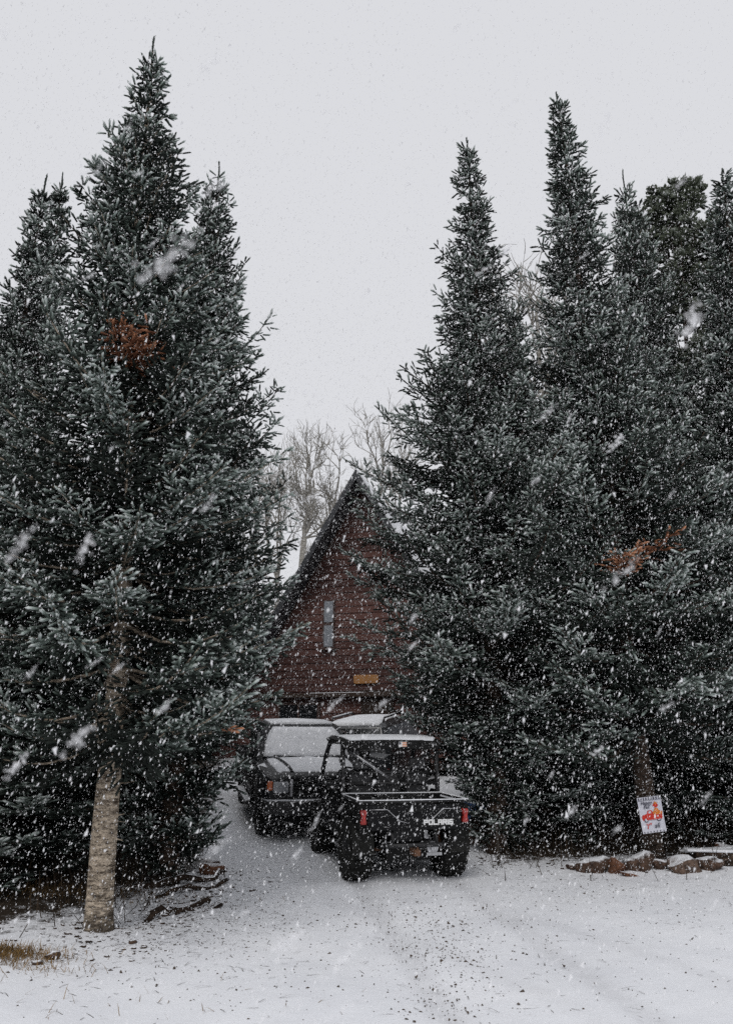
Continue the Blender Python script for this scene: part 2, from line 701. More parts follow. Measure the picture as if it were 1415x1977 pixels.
def stamp(P, D, L, tint, templ, r):
    """twigs at points P along unit D, length L"""
    n = len(P)
    D = D / np.linalg.norm(D, axis=1, keepdims=True)
    ref = np.where(np.abs(D[:, 2:3]) < 0.9, np.array([[0, 0, 1.0]]), np.array([[1.0, 0, 0]]))
    A = np.cross(D, ref)
    A /= np.linalg.norm(A, axis=1, keepdims=True)
    C = np.cross(D, A)
    roll = r.uniform(0, 6.28, n)
    A2 = A * np.cos(roll)[:, None] + C * np.sin(roll)[:, None]
    C2 = np.cross(D, A2)
    which = r.integers(0, len(templ), n)
    Vs, Fs, Ts = [], [], []
    off = 0
    for k, (V, F, T) in enumerate(templ):
        s = which == k
        m = int(s.sum())
        if not m:
            continue
        l = L[s][:, None, None]
        W = (P[s][:, None, :] + (A2[s][:, None, :] * V[None, :, 0:1] + C2[s][:, None, :] * V[None, :, 1:2] + D[s][:, None, :] * V[None, :, 2:3]) * l)
        nv = len(V)
        Vs.append(W.reshape(-1, 3))
        Fs.append((F[None] + (np.arange(m) * nv)[:, None, None] + off).reshape(-1, 3))
        Ts.append((T[None] * tint[s][:, None]).reshape(-1))
        off += m * nv
    return np.concatenate(Vs), np.concatenate(Fs), np.concatenate(Ts)


def limb_tubes(paths, radii, n=4):
    Vs, Fs = [], []
    off = 0
    for P, r0 in zip(paths, radii):
        P = np.asarray(P)
        k = len(P)
        d = np.gradient(P, axis=0)
        d /= np.linalg.norm(d, axis=1, keepdims=True) + 1e-9
        ref = np.array([0.31, 0.17, 0.93]) if abs(d[0][2]) < 0.85 else np.array([0.95, 0.2, 0.1])
        a = np.cross(d, ref)
        a /= np.linalg.norm(a, axis=1, keepdims=True) + 1e-9
        b = np.cross(d, a)
        rr = r0 if hasattr(r0, '__len__') else np.linspace(r0, r0 * 0.25, k)
        rr = np.asarray(rr)
        ang = np.arange(n) * 2 * math.pi / n
        ring = P[:, None, :] + rr[:, None, None] * (a[:, None, :] * np.cos(ang)[None, :, None] + b[:, None, :] * np.sin(ang)[None, :, None])
        Vs.append(ring.reshape(-1, 3))
        i, j = np.meshgrid(np.arange(k - 1), np.arange(n), indexing='ij')
        q = np.stack([i * n + j, i * n + (j + 1) % n, (i + 1) * n + (j + 1) % n, (i + 1) * n + j], -1).reshape(-1, 4)
        Fs.append(q + off)
        off += k * n
    return np.concatenate(Vs), np.concatenate(Fs)


def make_fir(seed, H, low, prof, trunk_r, lean=(0, 0), nbr=300, twig=0.125, dens=1.0, rise=(-14, 42), templ=TW,
             mat='fir_needles', bark='dark_bark', dead=None, snowy=0.08, gap=0.0, upturn=0.45, dusk=1.0, stubs=0, bald=None):
    """returns the Empty of a tree: trunk (with limbs), crown, maybe dead_branch"""
    r = np.random.default_rng(seed)
    root = empty('fir_tree', (0, 0, 0))

    def axis_pt(z):
        t = z / H
        return np.array([lean[0] * t + 0.03 * math.sin(z * 0.9 + seed), lean[1] * t + 0.03 * math.cos(z * 0.7 + seed), z])
    TPx, TPd, TPl, TPt = [], [], [], []
    limbs, lrad = [], []
    ga = r.uniform(0, 6.28)
    zlist = []
    zz = low
    while zz < H - 0.33:
        q = (zz - low) / (H - low)
        for _ in range(int(round(nbr * (1.0 - 0.18 * q)))):
            zlist.append(zz + r.normal(0, 0.035))
        for _ in range(3 if q < 0.55 else 1):
            zlist.append(zz + r.uniform(0.08, 0.24))
        zz += r.uniform(0.25, 0.38) * (1.0 - 0.22 * q)
    for b, z in enumerate(zlist):
        u = (z - low) / (H - low)
        ga += 2.39996 + r.normal(0, 0.25)
        if gap and r.uniform() < gap * (0.4 + 0.6 * u):
            continue
        if bald and bald[0] < z < bald[1] and math.sin(ga) < -.25:
            continue
        tt = min(max((z - low) / (H - low), 0.0), 1.0)
        Lr = prof(z) * r.uniform(0.60, 1.14) + 0.03
        if r.uniform() < 0.10:
            Lr *= r.uniform(1.05, 1.28)
        el = R(rise[0] + (rise[1] - rise[0]) * tt ** 1.1 + r.normal(0, 7))
        out = np.array([math.cos(ga), math.sin(ga), 0.0])
        K = 7
        s = np.linspace(0, 1, K)
        cu = upturn * r.uniform(0.5, 1.3) * (1 - 0.4 * tt)
        hz = Lr * math.cos(el) * s
        vz = Lr * (math.sin(el) * s + cu * s ** 2.4 * 0.55 - 0.10 * (1 - tt) * np.sin(s * math.pi))
        bend = r.normal(0, 0.10) * Lr * s ** 2
        side0 = np.array([-out[1], out[0], 0.0])
        path = axis_pt(z)[None] + out[None] * hz[:, None] + side0[None] * bend[:, None] + np.array([[0, 0, 1.0]]) * vz[:, None]
        limbs.append(path)
        lrad.append(max(0.006, 0.011 * Lr + 0.004))
        tang = np.gradient(path, axis=0)
        tang /= np.linalg.norm(tang, axis=1, keepdims=True)
        roll = r.normal(0, 0.28)
        shade = r.uniform(0.45, 1.32) * dusk
        # side sprays
        step = 0.085 / dens
        t0 = 0.10 if Lr > 0.6 else 0.03
        npos = max(2, int(Lr * (1 - t0) / step))
        for i in range(npos):
            t = t0 + (1 - t0) * (i + r.uniform(0.1, 0.9)) / npos
            k = min(int(t * (K - 1)), K - 2)
            fr = t * (K - 1) - k
            p = path[k] * (1 - fr) + path[k + 1] * fr
            tg = tang[k] * (1 - fr) + tang[k + 1] * fr
            sd = np.cross(tg, [0, 0, 1.0])
            sd /= np.linalg.norm(sd) + 1e-9
            nu = np.cross(sd, tg)
            for sg in (-1, 1):
                if r.uniform() < 0.12:
                    continue
                ls = min(0.46, (1 - t) * Lr * 0.50 + 0.13, 0.10 + 0.6 * Lr) * r.uniform(0.7, 1.15)
                ang = R(r.uniform(42, 70))
                rl = roll + r.normal(0, 0.25)
                sdir = sg * (sd * math.cos(rl) + nu * math.sin(rl) * sg)
                d = tg * math.cos(ang) + sdir * math.sin(ang) + np.array([0, 0, r.normal(-0.04 * (1 - tt), 0.12)])
                d /= np.linalg.norm(d)
                m = max(2, int(ls / (0.058 / dens)))
                sv = (np.arange(m) + 0.3) / m
                pp = p[None] + d[None] * (sv * max(ls - twig * 0.5, 0.01))[:, None]
                pp[:, 2] += r.normal(0, 0.012, m)
                al = np.where(np.arange(m) % 2 == 0, 1, -1) * r.uniform(0.35, 1.0, m)
                e = np.cross(d, nu)
                e /= np.linalg.norm(e) + 1e-9
                dd = d[None] * np.cos(al)[:, None] + e[None] * np.sin(al)[:, None] + nu[None] * r.normal(0.12, 0.28, m)[:, None]
                dd[-1] = d + r.normal(0, 0.12, 3)
                TPx.append(pp)
                TPd.append(dd)
                TPl.append(twig * r.uniform(0.7, 1.25, m))
                sh = shade * r.uniform(0.7, 1.25, m) * (0.30 + 0.98 * t) * (0.78 + 0.45 * np.clip(dd[:, 2] + .35, 0, 1))  # frost plus painted light: outer and upturned twigs lighter, inner ones darkened
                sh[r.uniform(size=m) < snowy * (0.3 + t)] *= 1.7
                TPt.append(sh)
        # the leading shoot of the branch
        m = max(2, int(Lr * 0.5 / 0.09))
        tv = np.linspace(0.5, 0.96, m)
        idx = np.clip((tv * (K - 1)).astype(int), 0, K - 2)
        fr = (tv * (K - 1) - idx)[:, None]
        TPx.append(path[idx] * (1 - fr) + path[idx + 1] * fr)
        TPd.append(tang[idx] + r.normal(0, 0.10, (m, 3)))
        TPl.append(np.full(m, twig * 0.95))
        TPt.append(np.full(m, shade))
    # leader
    zz = np.arange(H - 0.9, H + 0.03, 0.07)
    TPx.append(np.array([axis_pt(q) for q in zz]))
    TPd.append(np.tile([[0, 0, 1.0]], (len(zz), 1)) + r.normal(0, 0.06, (len(zz), 3)))
    TPl.append(np.full(len(zz), twig * 1.1))
    TPt.append(np.full(len(zz), 0.7))
    Px, Pd, Pl, Pt = (np.concatenate(q) for q in (TPx, TPd, TPl, TPt))
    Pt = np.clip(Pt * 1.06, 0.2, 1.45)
    live = np.ones(len(Px), bool)
    if dead:
        dk = np.zeros(len(Px), bool)
        for c, rad in dead:
            q = (Px - np.array(c)) / np.array(rad)
            dk |= (np.linalg.norm(q, axis=1) + r.normal(0, 0.22, len(Px))) < 1
        live = ~dk
        if dk.sum() > 3:
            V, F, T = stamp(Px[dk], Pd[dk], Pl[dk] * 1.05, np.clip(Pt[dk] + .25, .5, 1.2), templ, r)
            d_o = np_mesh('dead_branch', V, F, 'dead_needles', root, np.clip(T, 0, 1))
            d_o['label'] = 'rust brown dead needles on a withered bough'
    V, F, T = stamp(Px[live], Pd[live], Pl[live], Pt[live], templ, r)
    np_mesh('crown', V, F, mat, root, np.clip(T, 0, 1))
    # trunk with limbs, one mesh
    zt = np.concatenate([[-0.25, 0.0, 0.12, 0.35], np.linspace(0.8, H * 0.99, 22)])
    tp = np.array([axis_pt(q) for q in zt])
    tr = trunk_r * np.clip(1 - zt / H, 0.03, 1.1) ** 0.85
    tr[:3] *= np.array([1.35, 1.22, 1.08])
    V1, F1 = limb_tubes([tp], [tr], 14)
    a = np.arctan2(V1[:, 1] - np.repeat(tp[:, 1], 14), V1[:, 0] - np.repeat(tp[:, 0], 14))
    V1[:, :2] += (0.05 * trunk_r * np.sin(a * 5 + V1[:, 2] * 3))[:, None] * np.stack([np.cos(a), np.sin(a)], 1)
    for _ in range(stubs):
        z = r.uniform(0.7, low)
        a = r.uniform(0, 6.28)
        o_ = np.array([math.cos(a), math.sin(a), r.uniform(-.3, .3)])
        st_l = trunk_r + r.uniform(.03, .30) * (z / low)
        limbs.append(axis_pt(z)[None] + o_[None] * np.linspace(0, st_l, 4)[:, None] + np.array([[0, 0, 1]]) * r.normal(0, .02, (4, 1)))
        lrad.append(r.uniform(.008, .015))
    V2, F2 = limb_tubes(limbs, lrad, 4)
    np_mesh('trunk', np.concatenate([V1, V2]), np.concatenate([F1, F2 + len(V1)]), bark, root, smooth=True)
    return root


def pf(H, pts):
    zs = [p[0] for p in pts] + [H]
    rs = [p[1] for p in pts] + [0.05]
    return lambda z: float(np.interp(z, zs, rs))


def place(o, x, y, rz=0.0, sc=1.0, sink=0.05):
    o.location = (x, y, G(x, y) - sink)
    o.rotation_euler[2] = rz
    o.scale = (sc, sc, sc) if not hasattr(sc, '__len__') else sc
    return o


FIRS = 'firs crowding both sides of the driveway'
# tall fir at the front left, its bare pale trunk in the snow
L1 = make_fir(11, 10.45, 1.85, pf(10.45, [(1.8, 1.50), (3, 1.70), (5, 1.35), (6.3, 1.0), (7.4, 0.78), (8.1, .64), (8.6, .46), (8.85, .30), (9.5, .20), (10, .11)]), 0.128, (-0.33, 0.0),
              nbr=9.5, bark='fir_bark', twig=0.118, dens=1.0, rise=(-10, 34), snowy=0.08, gap=0.05, upturn=.32, stubs=14, bald=(2.34, 2.75),
              dead=[((0.0, -0.62, 5.75), (0.24, 0.42, 0.20)), ((1.30, -0.4, 1.80), (.20, .4, .13))])
place(L1, -2.47, 8.25)
tag(L1, 'tallest fir at the left with a pale bare lower trunk standing in the snow', 'fir tree', FIRS)
# right behind it
L2 = make_fir(23, 10.5, 0.45, pf(10.5, [(0.4, .62), (1.2, .8), (1.9, 1.22), (3, 1.42), (5, 1.25), (6.5, 1.02), (8, 0.68), (9.5, 0.34)]), 0.14, (0.05, 0),
              nbr=9, twig=0.125, dens=0.95, mat='fir_needles', rise=(-10, 48), snowy=0.08, gap=0.08, upturn=0.6)
place(L2, -2.42, 10.7)
tag(L2, 'bushy fir with upswept boughs behind the pale trunk, leaning towards the cabin', 'fir tree', FIRS)
# left of the cabin view, right side of the drive
R1 = make_fir(37, 12.5, 0.35, pf(12.5, [(0.3, .45), (1.1, .55), (1.6, .95), (2.2, 1.55), (2.8, 2.15), (4.5, 2.45), (5.4, 2.15), (6.4, 1.5), (8, .95), (9.6, 0.72), (10.6, 0.40), (11.4, .26), (12, .14)]), 0.15, (0.0, 0),
              nbr=8.5, twig=0.132, dens=0.86, rise=(-8, 34), snowy=0.08, gap=0.06, upturn=.32)
place(R1, 1.93, 12.6)
tag(R1, 'slim fir right of the cabin, its boughs hanging over the parked utility vehicle', 'fir tree', FIRS)
R2 = make_fir(41, 13.0, 1.75, pf(13.0, [(1.7, 1.85), (2.7, 2.1), (4.5, 1.85), (6.5, 1.3), (8.2, 0.88), (9.2, 0.68), (10.7, 0.44), (11.7, .26), (12.4, 0.15)]), 0.14, (-0.5, 0),
              nbr=9, twig=0.135, dens=0.86, rise=(-10, 36), snowy=0.09, gap=0.08, upturn=.32,
              dead=[((0.12, -1.2, 4.15), (.46, .6, .20)), ((-.4, -1.1, 3.95), (.28, .5, .13))])
place(R2, 3.99, 12.0)
tag(R2, 'tallest fir on the right, with a rusty dead bough and a flag on its trunk', 'fir tree', FIRS)
GF = make_fir(53, 11.0, 0.4, pf(11.0, [(0.3, 1.5), (1.5, 1.8), (3, 1.65), (5, 1.3), (7, 0.88), (9, 0.42), (10.2, .17)]), 0.15, (0.1, 0),
              nbr=8, twig=0.165, dens=0.74, templ=TWB, rise=(-10, 36), snowy=0.09, gap=0.05, upturn=.32)
place(GF, -6.13, 12.7, 0.4, (0.92, 0.92, 1.06))
tag(GF, 'spire-topped fir at the left edge, left one of a pair of close tips', 'fir tree', FIRS)


def fir_copy(src, x, y, rz, sc, label, group=FIRS):
    c = copy_tree(src)
    place(c, x, y, rz, sc)
    tag(c, label, 'fir tree', group)
    for ch in list(c.children):
        if ch.name.startswith('dead_branch'):
            bpy.data.objects.remove(ch)
    return c


fir_copy(GF, -6.55, 14.6, 2.5, (0.80, 0.80, 1.20), 'grey-green fir at the left edge, right one of a pair of close tips')
fir_copy(GF, -4.55, 10.4, 4.1, (0.95, 0.95, 0.60), 'low broad fir in the dark left of the pale trunk')
fir_copy(R1, 2.1, 15.8, 2.6, (0.78, 0.78, 0.60), 'fir close behind the slim one, hiding the right half of the cabin')
fir_copy(L2, 5.42, 14.2, 1.3, (1.02, 1.02, 1.24), 'dark fir with a forked tip right of the tallest right-hand fir')
fir_copy(R1, 7.15, 13.6, 2.2, (1.15, 1.15, 1.0), 'fir cut by the right edge of the picture')
fir_copy(GF, 3.15, 15.6, 0.9, (0.85, 0.85, 0.97), 'shorter fir showing between the two tall right-hand tips')
fir_copy(L2, 5.1, 16.3, 3.3, (1.0, 1.0, 0.98), 'fir half hidden low between the tallest right-hand fir and its dark neighbour')
fir_copy(GF, 6.35, 12.9, 5.2, (1.02, 1.02, 0.80), 'broad low fir at the right edge above the snowy timber')
fir_copy(GF, 2.95, 13.9, 3.9, (0.75, 0.75, 0.56), 'short fir in the gap under the two tall right-hand firs')
DEEP = 'firs deep in the shade'
for (x, y, rz, sx, sz, src) in ((-4.4, 13.2, .3, .95, .72, GF), (-8.2, 16.0, 1.9, 1.2, .95, GF), (-5.6, 18.5, 3.0, 1.1, .85, GF), (-9.5, 21.5, 4.4, 1.2, .9, GF),
                              (-6.6, 24, 5.2, 1.15, .8, GF)):
    fir_copy(src, x, y, rz, (sx, sx, sz), 'fir deep in the shade behind the left-hand firs', DEEP)
for (x, y, rz, sx, sz, src) in ((4.6, 18.2, 1.2, 1.1, .85, GF), (7.4, 17.6, 2.9, 1.15, .95, GF), (9.6, 16.4, .6, 1.2, 1.0, GF), (6.2, 21.5, 4.0, 1.2, .9, GF),
                              (10.2, 21, 5.5, 1.2, 1.0, GF), (8.5, 25, 2.0, 1.2, .9, GF)):
    fir_copy(src, x, y, rz, (sx, sx, sz), 'fir deep in the shade behind the right-hand firs', DEEP)
for (x, y, rz, sx, sz) in ((-4.7, 29, 1.0, 1.0, .72), (-7.2, 31, 2.0, 1.1, .8)):
    fir_copy(GF, x, y, rz, (sx, sx, sz), 'far fir behind the cabin, showing beside the left roof edge', DEEP)


# ------------------------------------------------------------------ round-topped pine
def make_pine(seed, H, trunk_r):
    r = np.random.default_rng(seed)
    root = empty('pine_tree', (0, 0, 0))
    limbs, lr = [], []
    X, D, L, T = [], [], [], []
    for b in range(74):
        z = H * (0.38 + 0.60 * (b / 73)) + r.uniform(-.1, .1)
        t = (z / H - 0.38) / 0.62
        Lr = 1.5 * math.sin(math.pi * (0.22 + 0.70 * t)) * r.uniform(.6, 1.1) + .15
        a = b * 2.4 + r.uniform(-.4, .4)
        el = R(5 + 45 * t + r.normal(0, 8))
        s = np.linspace(0, 1, 6)
        o = np.array([math.cos(a), math.sin(a), 0])
        path = np.array([0, 0, z])[None] + o[None] * (Lr * math.cos(el) * s)[:, None] + np.array([[0, 0, 1.0]]) * (Lr * (math.sin(el) * s + 0.35 * s ** 2))[:, None]
        limbs.append(path)
        lr.append(0.018 * Lr + .008)
        for k in range(5):
            c = path[3 + k % 3] + r.normal(0, 0.17, 3) * np.array([1, 1, .7])
            n = 26
            d = r.normal(0, 1, (n, 3)) + np.array([0, 0, .9]) + o[None] * 0.6
            d /= np.linalg.norm(d, axis=1, keepdims=True)
            X.append(c[None] + d * r.uniform(0, 0.10, n)[:, None])
            D.append(d)
            L.append(r.uniform(.13, .22, n))
            T.append(r.uniform(.7, 1.35) * r.uniform(.8, 1.25, n))
    X, D, L, T = (np.concatenate(q) for q in (X, D, L, T))
    V, F, TT = stamp(X, D, L, T, TWP, r)
    np_mesh('crown', V, F, 'olive_needles', root, np.clip(TT, 0, .92))
    zt = np.linspace(-.2, H * .98, 16)
    tp = np.stack([0.05 * np.sin(zt * .6), 0.05 * np.cos(zt * .5), zt], 1)
    V1, F1 = limb_tubes([tp], [trunk_r * np.clip(1 - zt / H, .08, 1.1)], 10)
    V2, F2 = limb_tubes(limbs, lr, 5)
    np_mesh('trunk', np.concatenate([V1, V2]), np.concatenate([F1, F2 + len(V1)]), 'dark_bark', root, smooth=True)
    return root


P1 = make_pine(5, 14.3, 0.17)
place(P1, 7.55, 17.0)
tag(P1, 'olive pine with a rounded tufted top above the right-hand firs', 'pine tree', 'pines on the right')
P2 = copy_tree(P1)
place(P2, 8.6, 16.8, 2.0, .93)
tag(P2, 'olive pine a little lower, between the round-topped pine and the right edge', 'pine tree', 'pines on the right')


# ------------------------------------------------------------------ bare aspens
def make_aspen(seed, H, r0, fork=0.55, lean=(0, 0), lowest=0.35):
    r = np.random.default_rng(seed)
    root = empty('aspen_tree', (0, 0, 0))
    trunkp, trunkr, brp, brr = [], [], [], []

    def grow(p, d, L, rad, level, dest_p, dest_r):
        k = (6, 5, 4, 3, 3)[level]
        pts = [np.array(p)]
        d = np.array(d)
        for i in range(k):
            d = d + r.normal(0, 0.13 + 0.03 * level, 3) + np.array([0, 0, 0.07])
            d = d / np.linalg.norm(d)
            pts.append(pts[-1] + d * L / k)
        pts = np.array(pts)
        dest_p.append(pts)
        dest_r.append(np.linspace(rad, rad * (0.45 if level < 3 else 0.35), len(pts)))
        if level >= 4 or L < 0.2:
            return
        n = (4, 4, 4, 3)[level]
        for i in range(n):
            t = r.uniform(0.3, 1.0) if i < n - 1 else 1.0
            idx = min(int(t * k), k)
            q = pts[idx]
            ax = r.normal(0, 1, 3)
            ax -= ax.dot(d) * d
            ax /= np.linalg.norm(ax) + 1e-9
            an = r.uniform(0.45, 1.0) if i < n - 1 else r.uniform(0.1, 0.35)
            nd = d * math.cos(an) + ax * math.sin(an) + np.array([0, 0, 0.15])
            grow(q, nd / np.linalg.norm(nd), L * r.uniform(0.45, 0.72), max(rad * r.uniform(0.45, 0.64), 0.012), level + 1, brp, brr)
    zt = np.linspace(-.2, H * fork, 9)
    tp = np.stack([lean[0] * zt / H + 0.10 * np.sin(zt * .5 + seed), lean[1] * zt / H + 0.10 * np.cos(zt * .45 + seed), zt], 1)
    trunkp.append(tp)
    trunkr.append(np.linspace(r0, r0 * .62, 9))
    for i in range(3):
        a = r.uniform(0, 6.28)
        d = np.array([0.33 * math.cos(a + i * 2.1), 0.33 * math.sin(a + i * 2.1), 1.0])
        grow(tp[-1], d / np.linalg.norm(d), H * (1 - fork) * r.uniform(.45, .62), r0 * .5, 0, brp, brr)
    for i in range(5):
        k = r.integers(int(lowest * 8) + 1, 9)
        a = r.uniform(0, 6.28)
        d = np.array([math.cos(a), math.sin(a), r.uniform(.0, .6)])
        grow(tp[k], d / np.linalg.norm(d), H * r.uniform(.09, .15), r0 * .28, 1, brp, brr)
    V, F = limb_tubes(trunkp, trunkr, 10)
    np_mesh('trunk', V, F, 'aspen_bark', root, smooth=True)
    V, F = limb_tubes(brp, brr, 3)
    np_mesh('branches', V, F, 'aspen_bark', root, smooth=True)
    return root


GROWN = []
ASP = 'bare aspens behind the cabin'
for (sd_, H_, r0_, x, y, fk, ln, lab) in (
        (3, 12.9, .19, -2.55, 30.0, .62, (0.1, 0), 'bare pale aspen with a forked trunk left of the cabin peak'),
        (8, 11.0, .14, -3.35, 31.5, .60, (-.2, 0), 'thinner bare aspen left of the forked one'),
        (14, 12.6, .15, -1.0, 32.0, .64, (-.5, 0), 'bare aspen leaning behind the left slope of the cabin roof'),
        (21, 13.2, .16, 0.95, 31.0, .62, (.1, 0), 'bare aspen just right of the cabin peak'),
        (28, 16.2, .13, 5.2, 23.0, .66, (-.3, 0), 'bare aspen whose twigs show between the two tall right-hand firs'),
        (33, 14.6, .13, 6.9, 22.5, .66, (.0, 0), 'bare aspen whose twigs show right of the tallest right-hand fir'),
        (45, 10.5, .09, -4.2, 29.5, .55, (.1, 0), 'slender bare aspen nearest the left-hand firs')):
    if len(GROWN) < 4:
        A = make_aspen(sd_, H_, r0_, fk, ln)
        GROWN.append((A, H_))
        place(A, x, y)
    else:
        A0, H0 = GROWN[sd_ % 4]
        A = copy_tree(A0)
        place(A, x, y, sd_ * 1.3, H_ / H0)
    tag(A, lab, 'aspen tree', ASP)


# ------------------------------------------------------------------ A-frame cabin
def build_cabin():
    cx, cy = -0.12, 23.4
    root = empty('cabin', (cx, cy, G(cx, cy) - 0.05), (0, 0, R(-15)))
    tag(root, 'steep A-frame cabin of dark red-brown boards behind the parked cars', 'cabin')
    Hh, W, D = 8.55, 5.05, 9.0
    sl = Hh / W
    # wall behind the planks
    over = 0.75
    wall = B().prism([(-W + .16, 0.0), (W - .16, 0.0), (0, Hh - .28)], 'y', 0.03, 0.18).build('wall', 'trim_brown', root)
    z = 0.05
    k = 0
    while z < Hh - .62:
        h = 0.205
        w0 = (Hh - .28 - z) / sl - .07
        w1 = (Hh - .28 - z - h) / sl - .07
        if w1 > 0.05:
            b = B()
            jog = random.uniform(-.003, .003)
            vs = [(-w0, -.012 + jog, z), (w0, -.012 + jog, z), (w1, .012 + jog, z + h - .006), (-w1, .012 + jog, z + h - .006),
                  (-w0, .035, z), (w0, .035, z), (w1, .035, z + h - .006), (-w1, .035, z + h - .006)]
            b.add(vs, [(0, 1, 2, 3), (4, 7, 6, 5), (0, 4, 5, 1), (3, 2, 6, 7), (0, 3, 7, 4), (1, 5, 6, 2)])
            b.build('plank', 'red_plank', wall)
        z += h
        k += 1
    # roof slabs
    th = 0.13
    roof = empty('roof', (0, 0, 0))
    roof.parent = root
    n = Vector((sl, 0, 1)).normalized()
    for s in (-1, 1):
        nn = Vector((s * n.x, 0, n.z))
        top = Vector((0, 0, Hh))
        bot = Vector((s * (W + .15), 0, -0.25))
        q = [top, bot, bot - nn * th, top - Vector((0, 0, th / n.z))]
        b = B()
        vs = [(p.x, -over, p.z) for p in q] + [(p.x, D, p.z) for p in q]
        b.add(vs, [(0, 1, 2, 3), (7, 6, 5, 4), (0, 4, 5, 1), (1, 5, 6, 2), (2, 6, 7, 3), (3, 7, 4, 0)])
        b.build('roof_slab', 'roof_metal', roof)
        # soffit boards run under the overhang
        L = (top - bot).length
        d = (bot - top) / L
        kk = int(L / .30)
        for i in range(1, kk):
            p0 = top + d * (i * L / kk + .01) - nn * (th + .0)
            p1 = top + d * ((i + 1) * L / kk - .01) - nn * (th + .0)
            b = B()
            vv = []
            for yy in (-over + .05, -0.03):
                for p in (p0, p1, p1 - nn * .02, p0 - nn * .02):
                    vv.append((p.x, yy, p.z))
            b.add(vv, [(0, 1, 2, 3), (7, 6, 5, 4), (0, 4, 5, 1), (1, 5, 6, 2), (2, 6, 7, 3), (3, 7, 4, 0)])
            b.build('soffit_board', 'soffit', roof)
        # fascia on the front edge
        b = B()
        q = [top + nn * .02 * 0, bot, bot - nn * (th + .03), top - Vector((0, 0, (th + .03) / n.z))]
        vs = [(p.x, -over - .045, p.z) for p in q] + [(p.x, -over - .003, p.z) for p in q]
        b.add(vs, [(0, 1, 2, 3), (7, 6, 5, 4), (0, 4, 5, 1), (1, 5, 6, 2), (2, 6, 7, 3), (3, 7, 4, 0)])
        b.build('fascia_board', 'roof_metal', roof)
        # snow lying on the slope
        b = B()
        q = [top + Vector((0, 0, .05)), bot + nn * .03, bot + nn * .003, top + Vector((0, 0, .004))]
        vs = [(p.x, -over + .10, p.z) for p in q] + [(p.x, D - .02, p.z) for p in q]
        b.add(vs, [(0, 1, 2, 3), (7, 6, 5, 4), (0, 4, 5, 1), (1, 5, 6, 2), (2, 6, 7, 3), (3, 7, 4, 0)])
        b.build('roof_snow', 'snow', roof)
    # tall narrow window
    wx, wz = -1.02, 4.05
    win = B().box((wx, -.03, wz), (.36, .05, 1.42)).build('window', 'trim_brown', root, bev=.008)
    B().box((wx - .0, -.062, wz + .36), (.27, .012, .62)).build('pane', 'cabin_glass', win)
    B().box((wx - .0, -.062, wz - .36), (.27, .012, .62)).build('pane', 'cabin_glass', win)
    B().box((wx, -.07, wz - .74), (.46, .12, .05)).build('sill', 'trim_brown', win)
    # carved board
    B().prism([(-.36, -.10), (-.32, -.125), (.31, -.12), (.37, -.09), (.37, .09), (.33, .12), (-.30, .125), (-.37, .10)], 'y', -.06, -.016)\
        .build('name_board', 'sign_wood', root, bev=.01).location = (0.12, 0, 2.42)
    # belt beam with a snow ledge; deck, door and wide window below
    B().box((0, -.12, 1.98), (7.0, .20, .12)).build('belt_beam', 'porch_wood', root, bev=.01)
    B().box((-.7, -.125, 2.048), (1.6, .17, .014)).build('beam_snow', 'snow', root)
    B().box((0, -.65, .06), (6.8, 1.3, .16)).build('deck', 'porch_wood', root, bev=.01)
    dr = B().box((.45, -.035, 1.14), (.95, .06, 1.96)).build('door', 'porch_wood', root, bev=.01)
    B().tube([(.82, -.07, 1.05), (.82, -.13, 1.05), (.82, -.13, 1.15)], .015).build('handle', 'steel', dr)
    w2 = B().box((-1.9, -.03, 1.30), (1.3, .05, 1.0)).build('window', 'trim_brown', root, bev=.008)
    for s in (-1, 1):
        B().box((-1.9 + s * .3, -.06, 1.30), (.54, .012, .86)).build('pane', 'tinted_glass', w2)


build_cabin()


# ------------------------------------------------------------------ wheels
def wheel(parent, x, y, z, rad, wid, rim_r, knobs=0, name='wheel'):
    wlo = empty(name, (x, y, z))
    wlo.parent = parent
    h = wid / 2
    prof = [(-h * .80, rim_r), (-h, rim_r + .03), (-h * 1.0, rad * .88), (-h * .78, rad * .98), (0, rad), (h * .78, rad * .98), (h, rad * .88), (h, rim_r + .03), (h * .80, rim_r)]
    t = B().lathe_x((0, 0, 0), prof, 28)
    if knobs:
        for i in range(knobs):
            for s in (-1, 1):
                a = 2 * math.pi * (i + (.5 if s > 0 else 0)) / knobs
                c = (s * h * .52, (rad + .004) * math.cos(a), (rad + .004) * math.sin(a))
                t.box(c, (h * .85, .035, .045), (a - math.pi / 2, 0, s * .35))
                t.box((s * h * .93, rad * .93 * math.cos(a), rad * .93 * math.sin(a)), (.03, .045, .05), (a, 0, 0))
    t.build('tyre', 'rubber', wlo, smooth=False)
    rm = B().lathe_x((0, 0, 0), [(-h * .8, rim_r), (-h * .55, rim_r * .9), (-h * .35, rim_r * .35), (-h * .5, .05), (-h * .5, 0.001)], 20)
    rm.lathe_x((0, 0, 0), [(h * .8, rim_r), (h * .55, rim_r * .9), (h * .35, rim_r * .35), (h * .5, .05), (h * .5, 0.001)], 20)
    rm.build('rim', 'dark_metal', wlo, smooth=True)
    return wlo


def half_ring(y, pts):
    """half section [(x,z)] bottom to top, mirrored into a closed ring at y"""
    return [(x, y, z) for x, z in pts] + [(-x, y, z) for x, z in reversed(pts) if x > 1e-6]


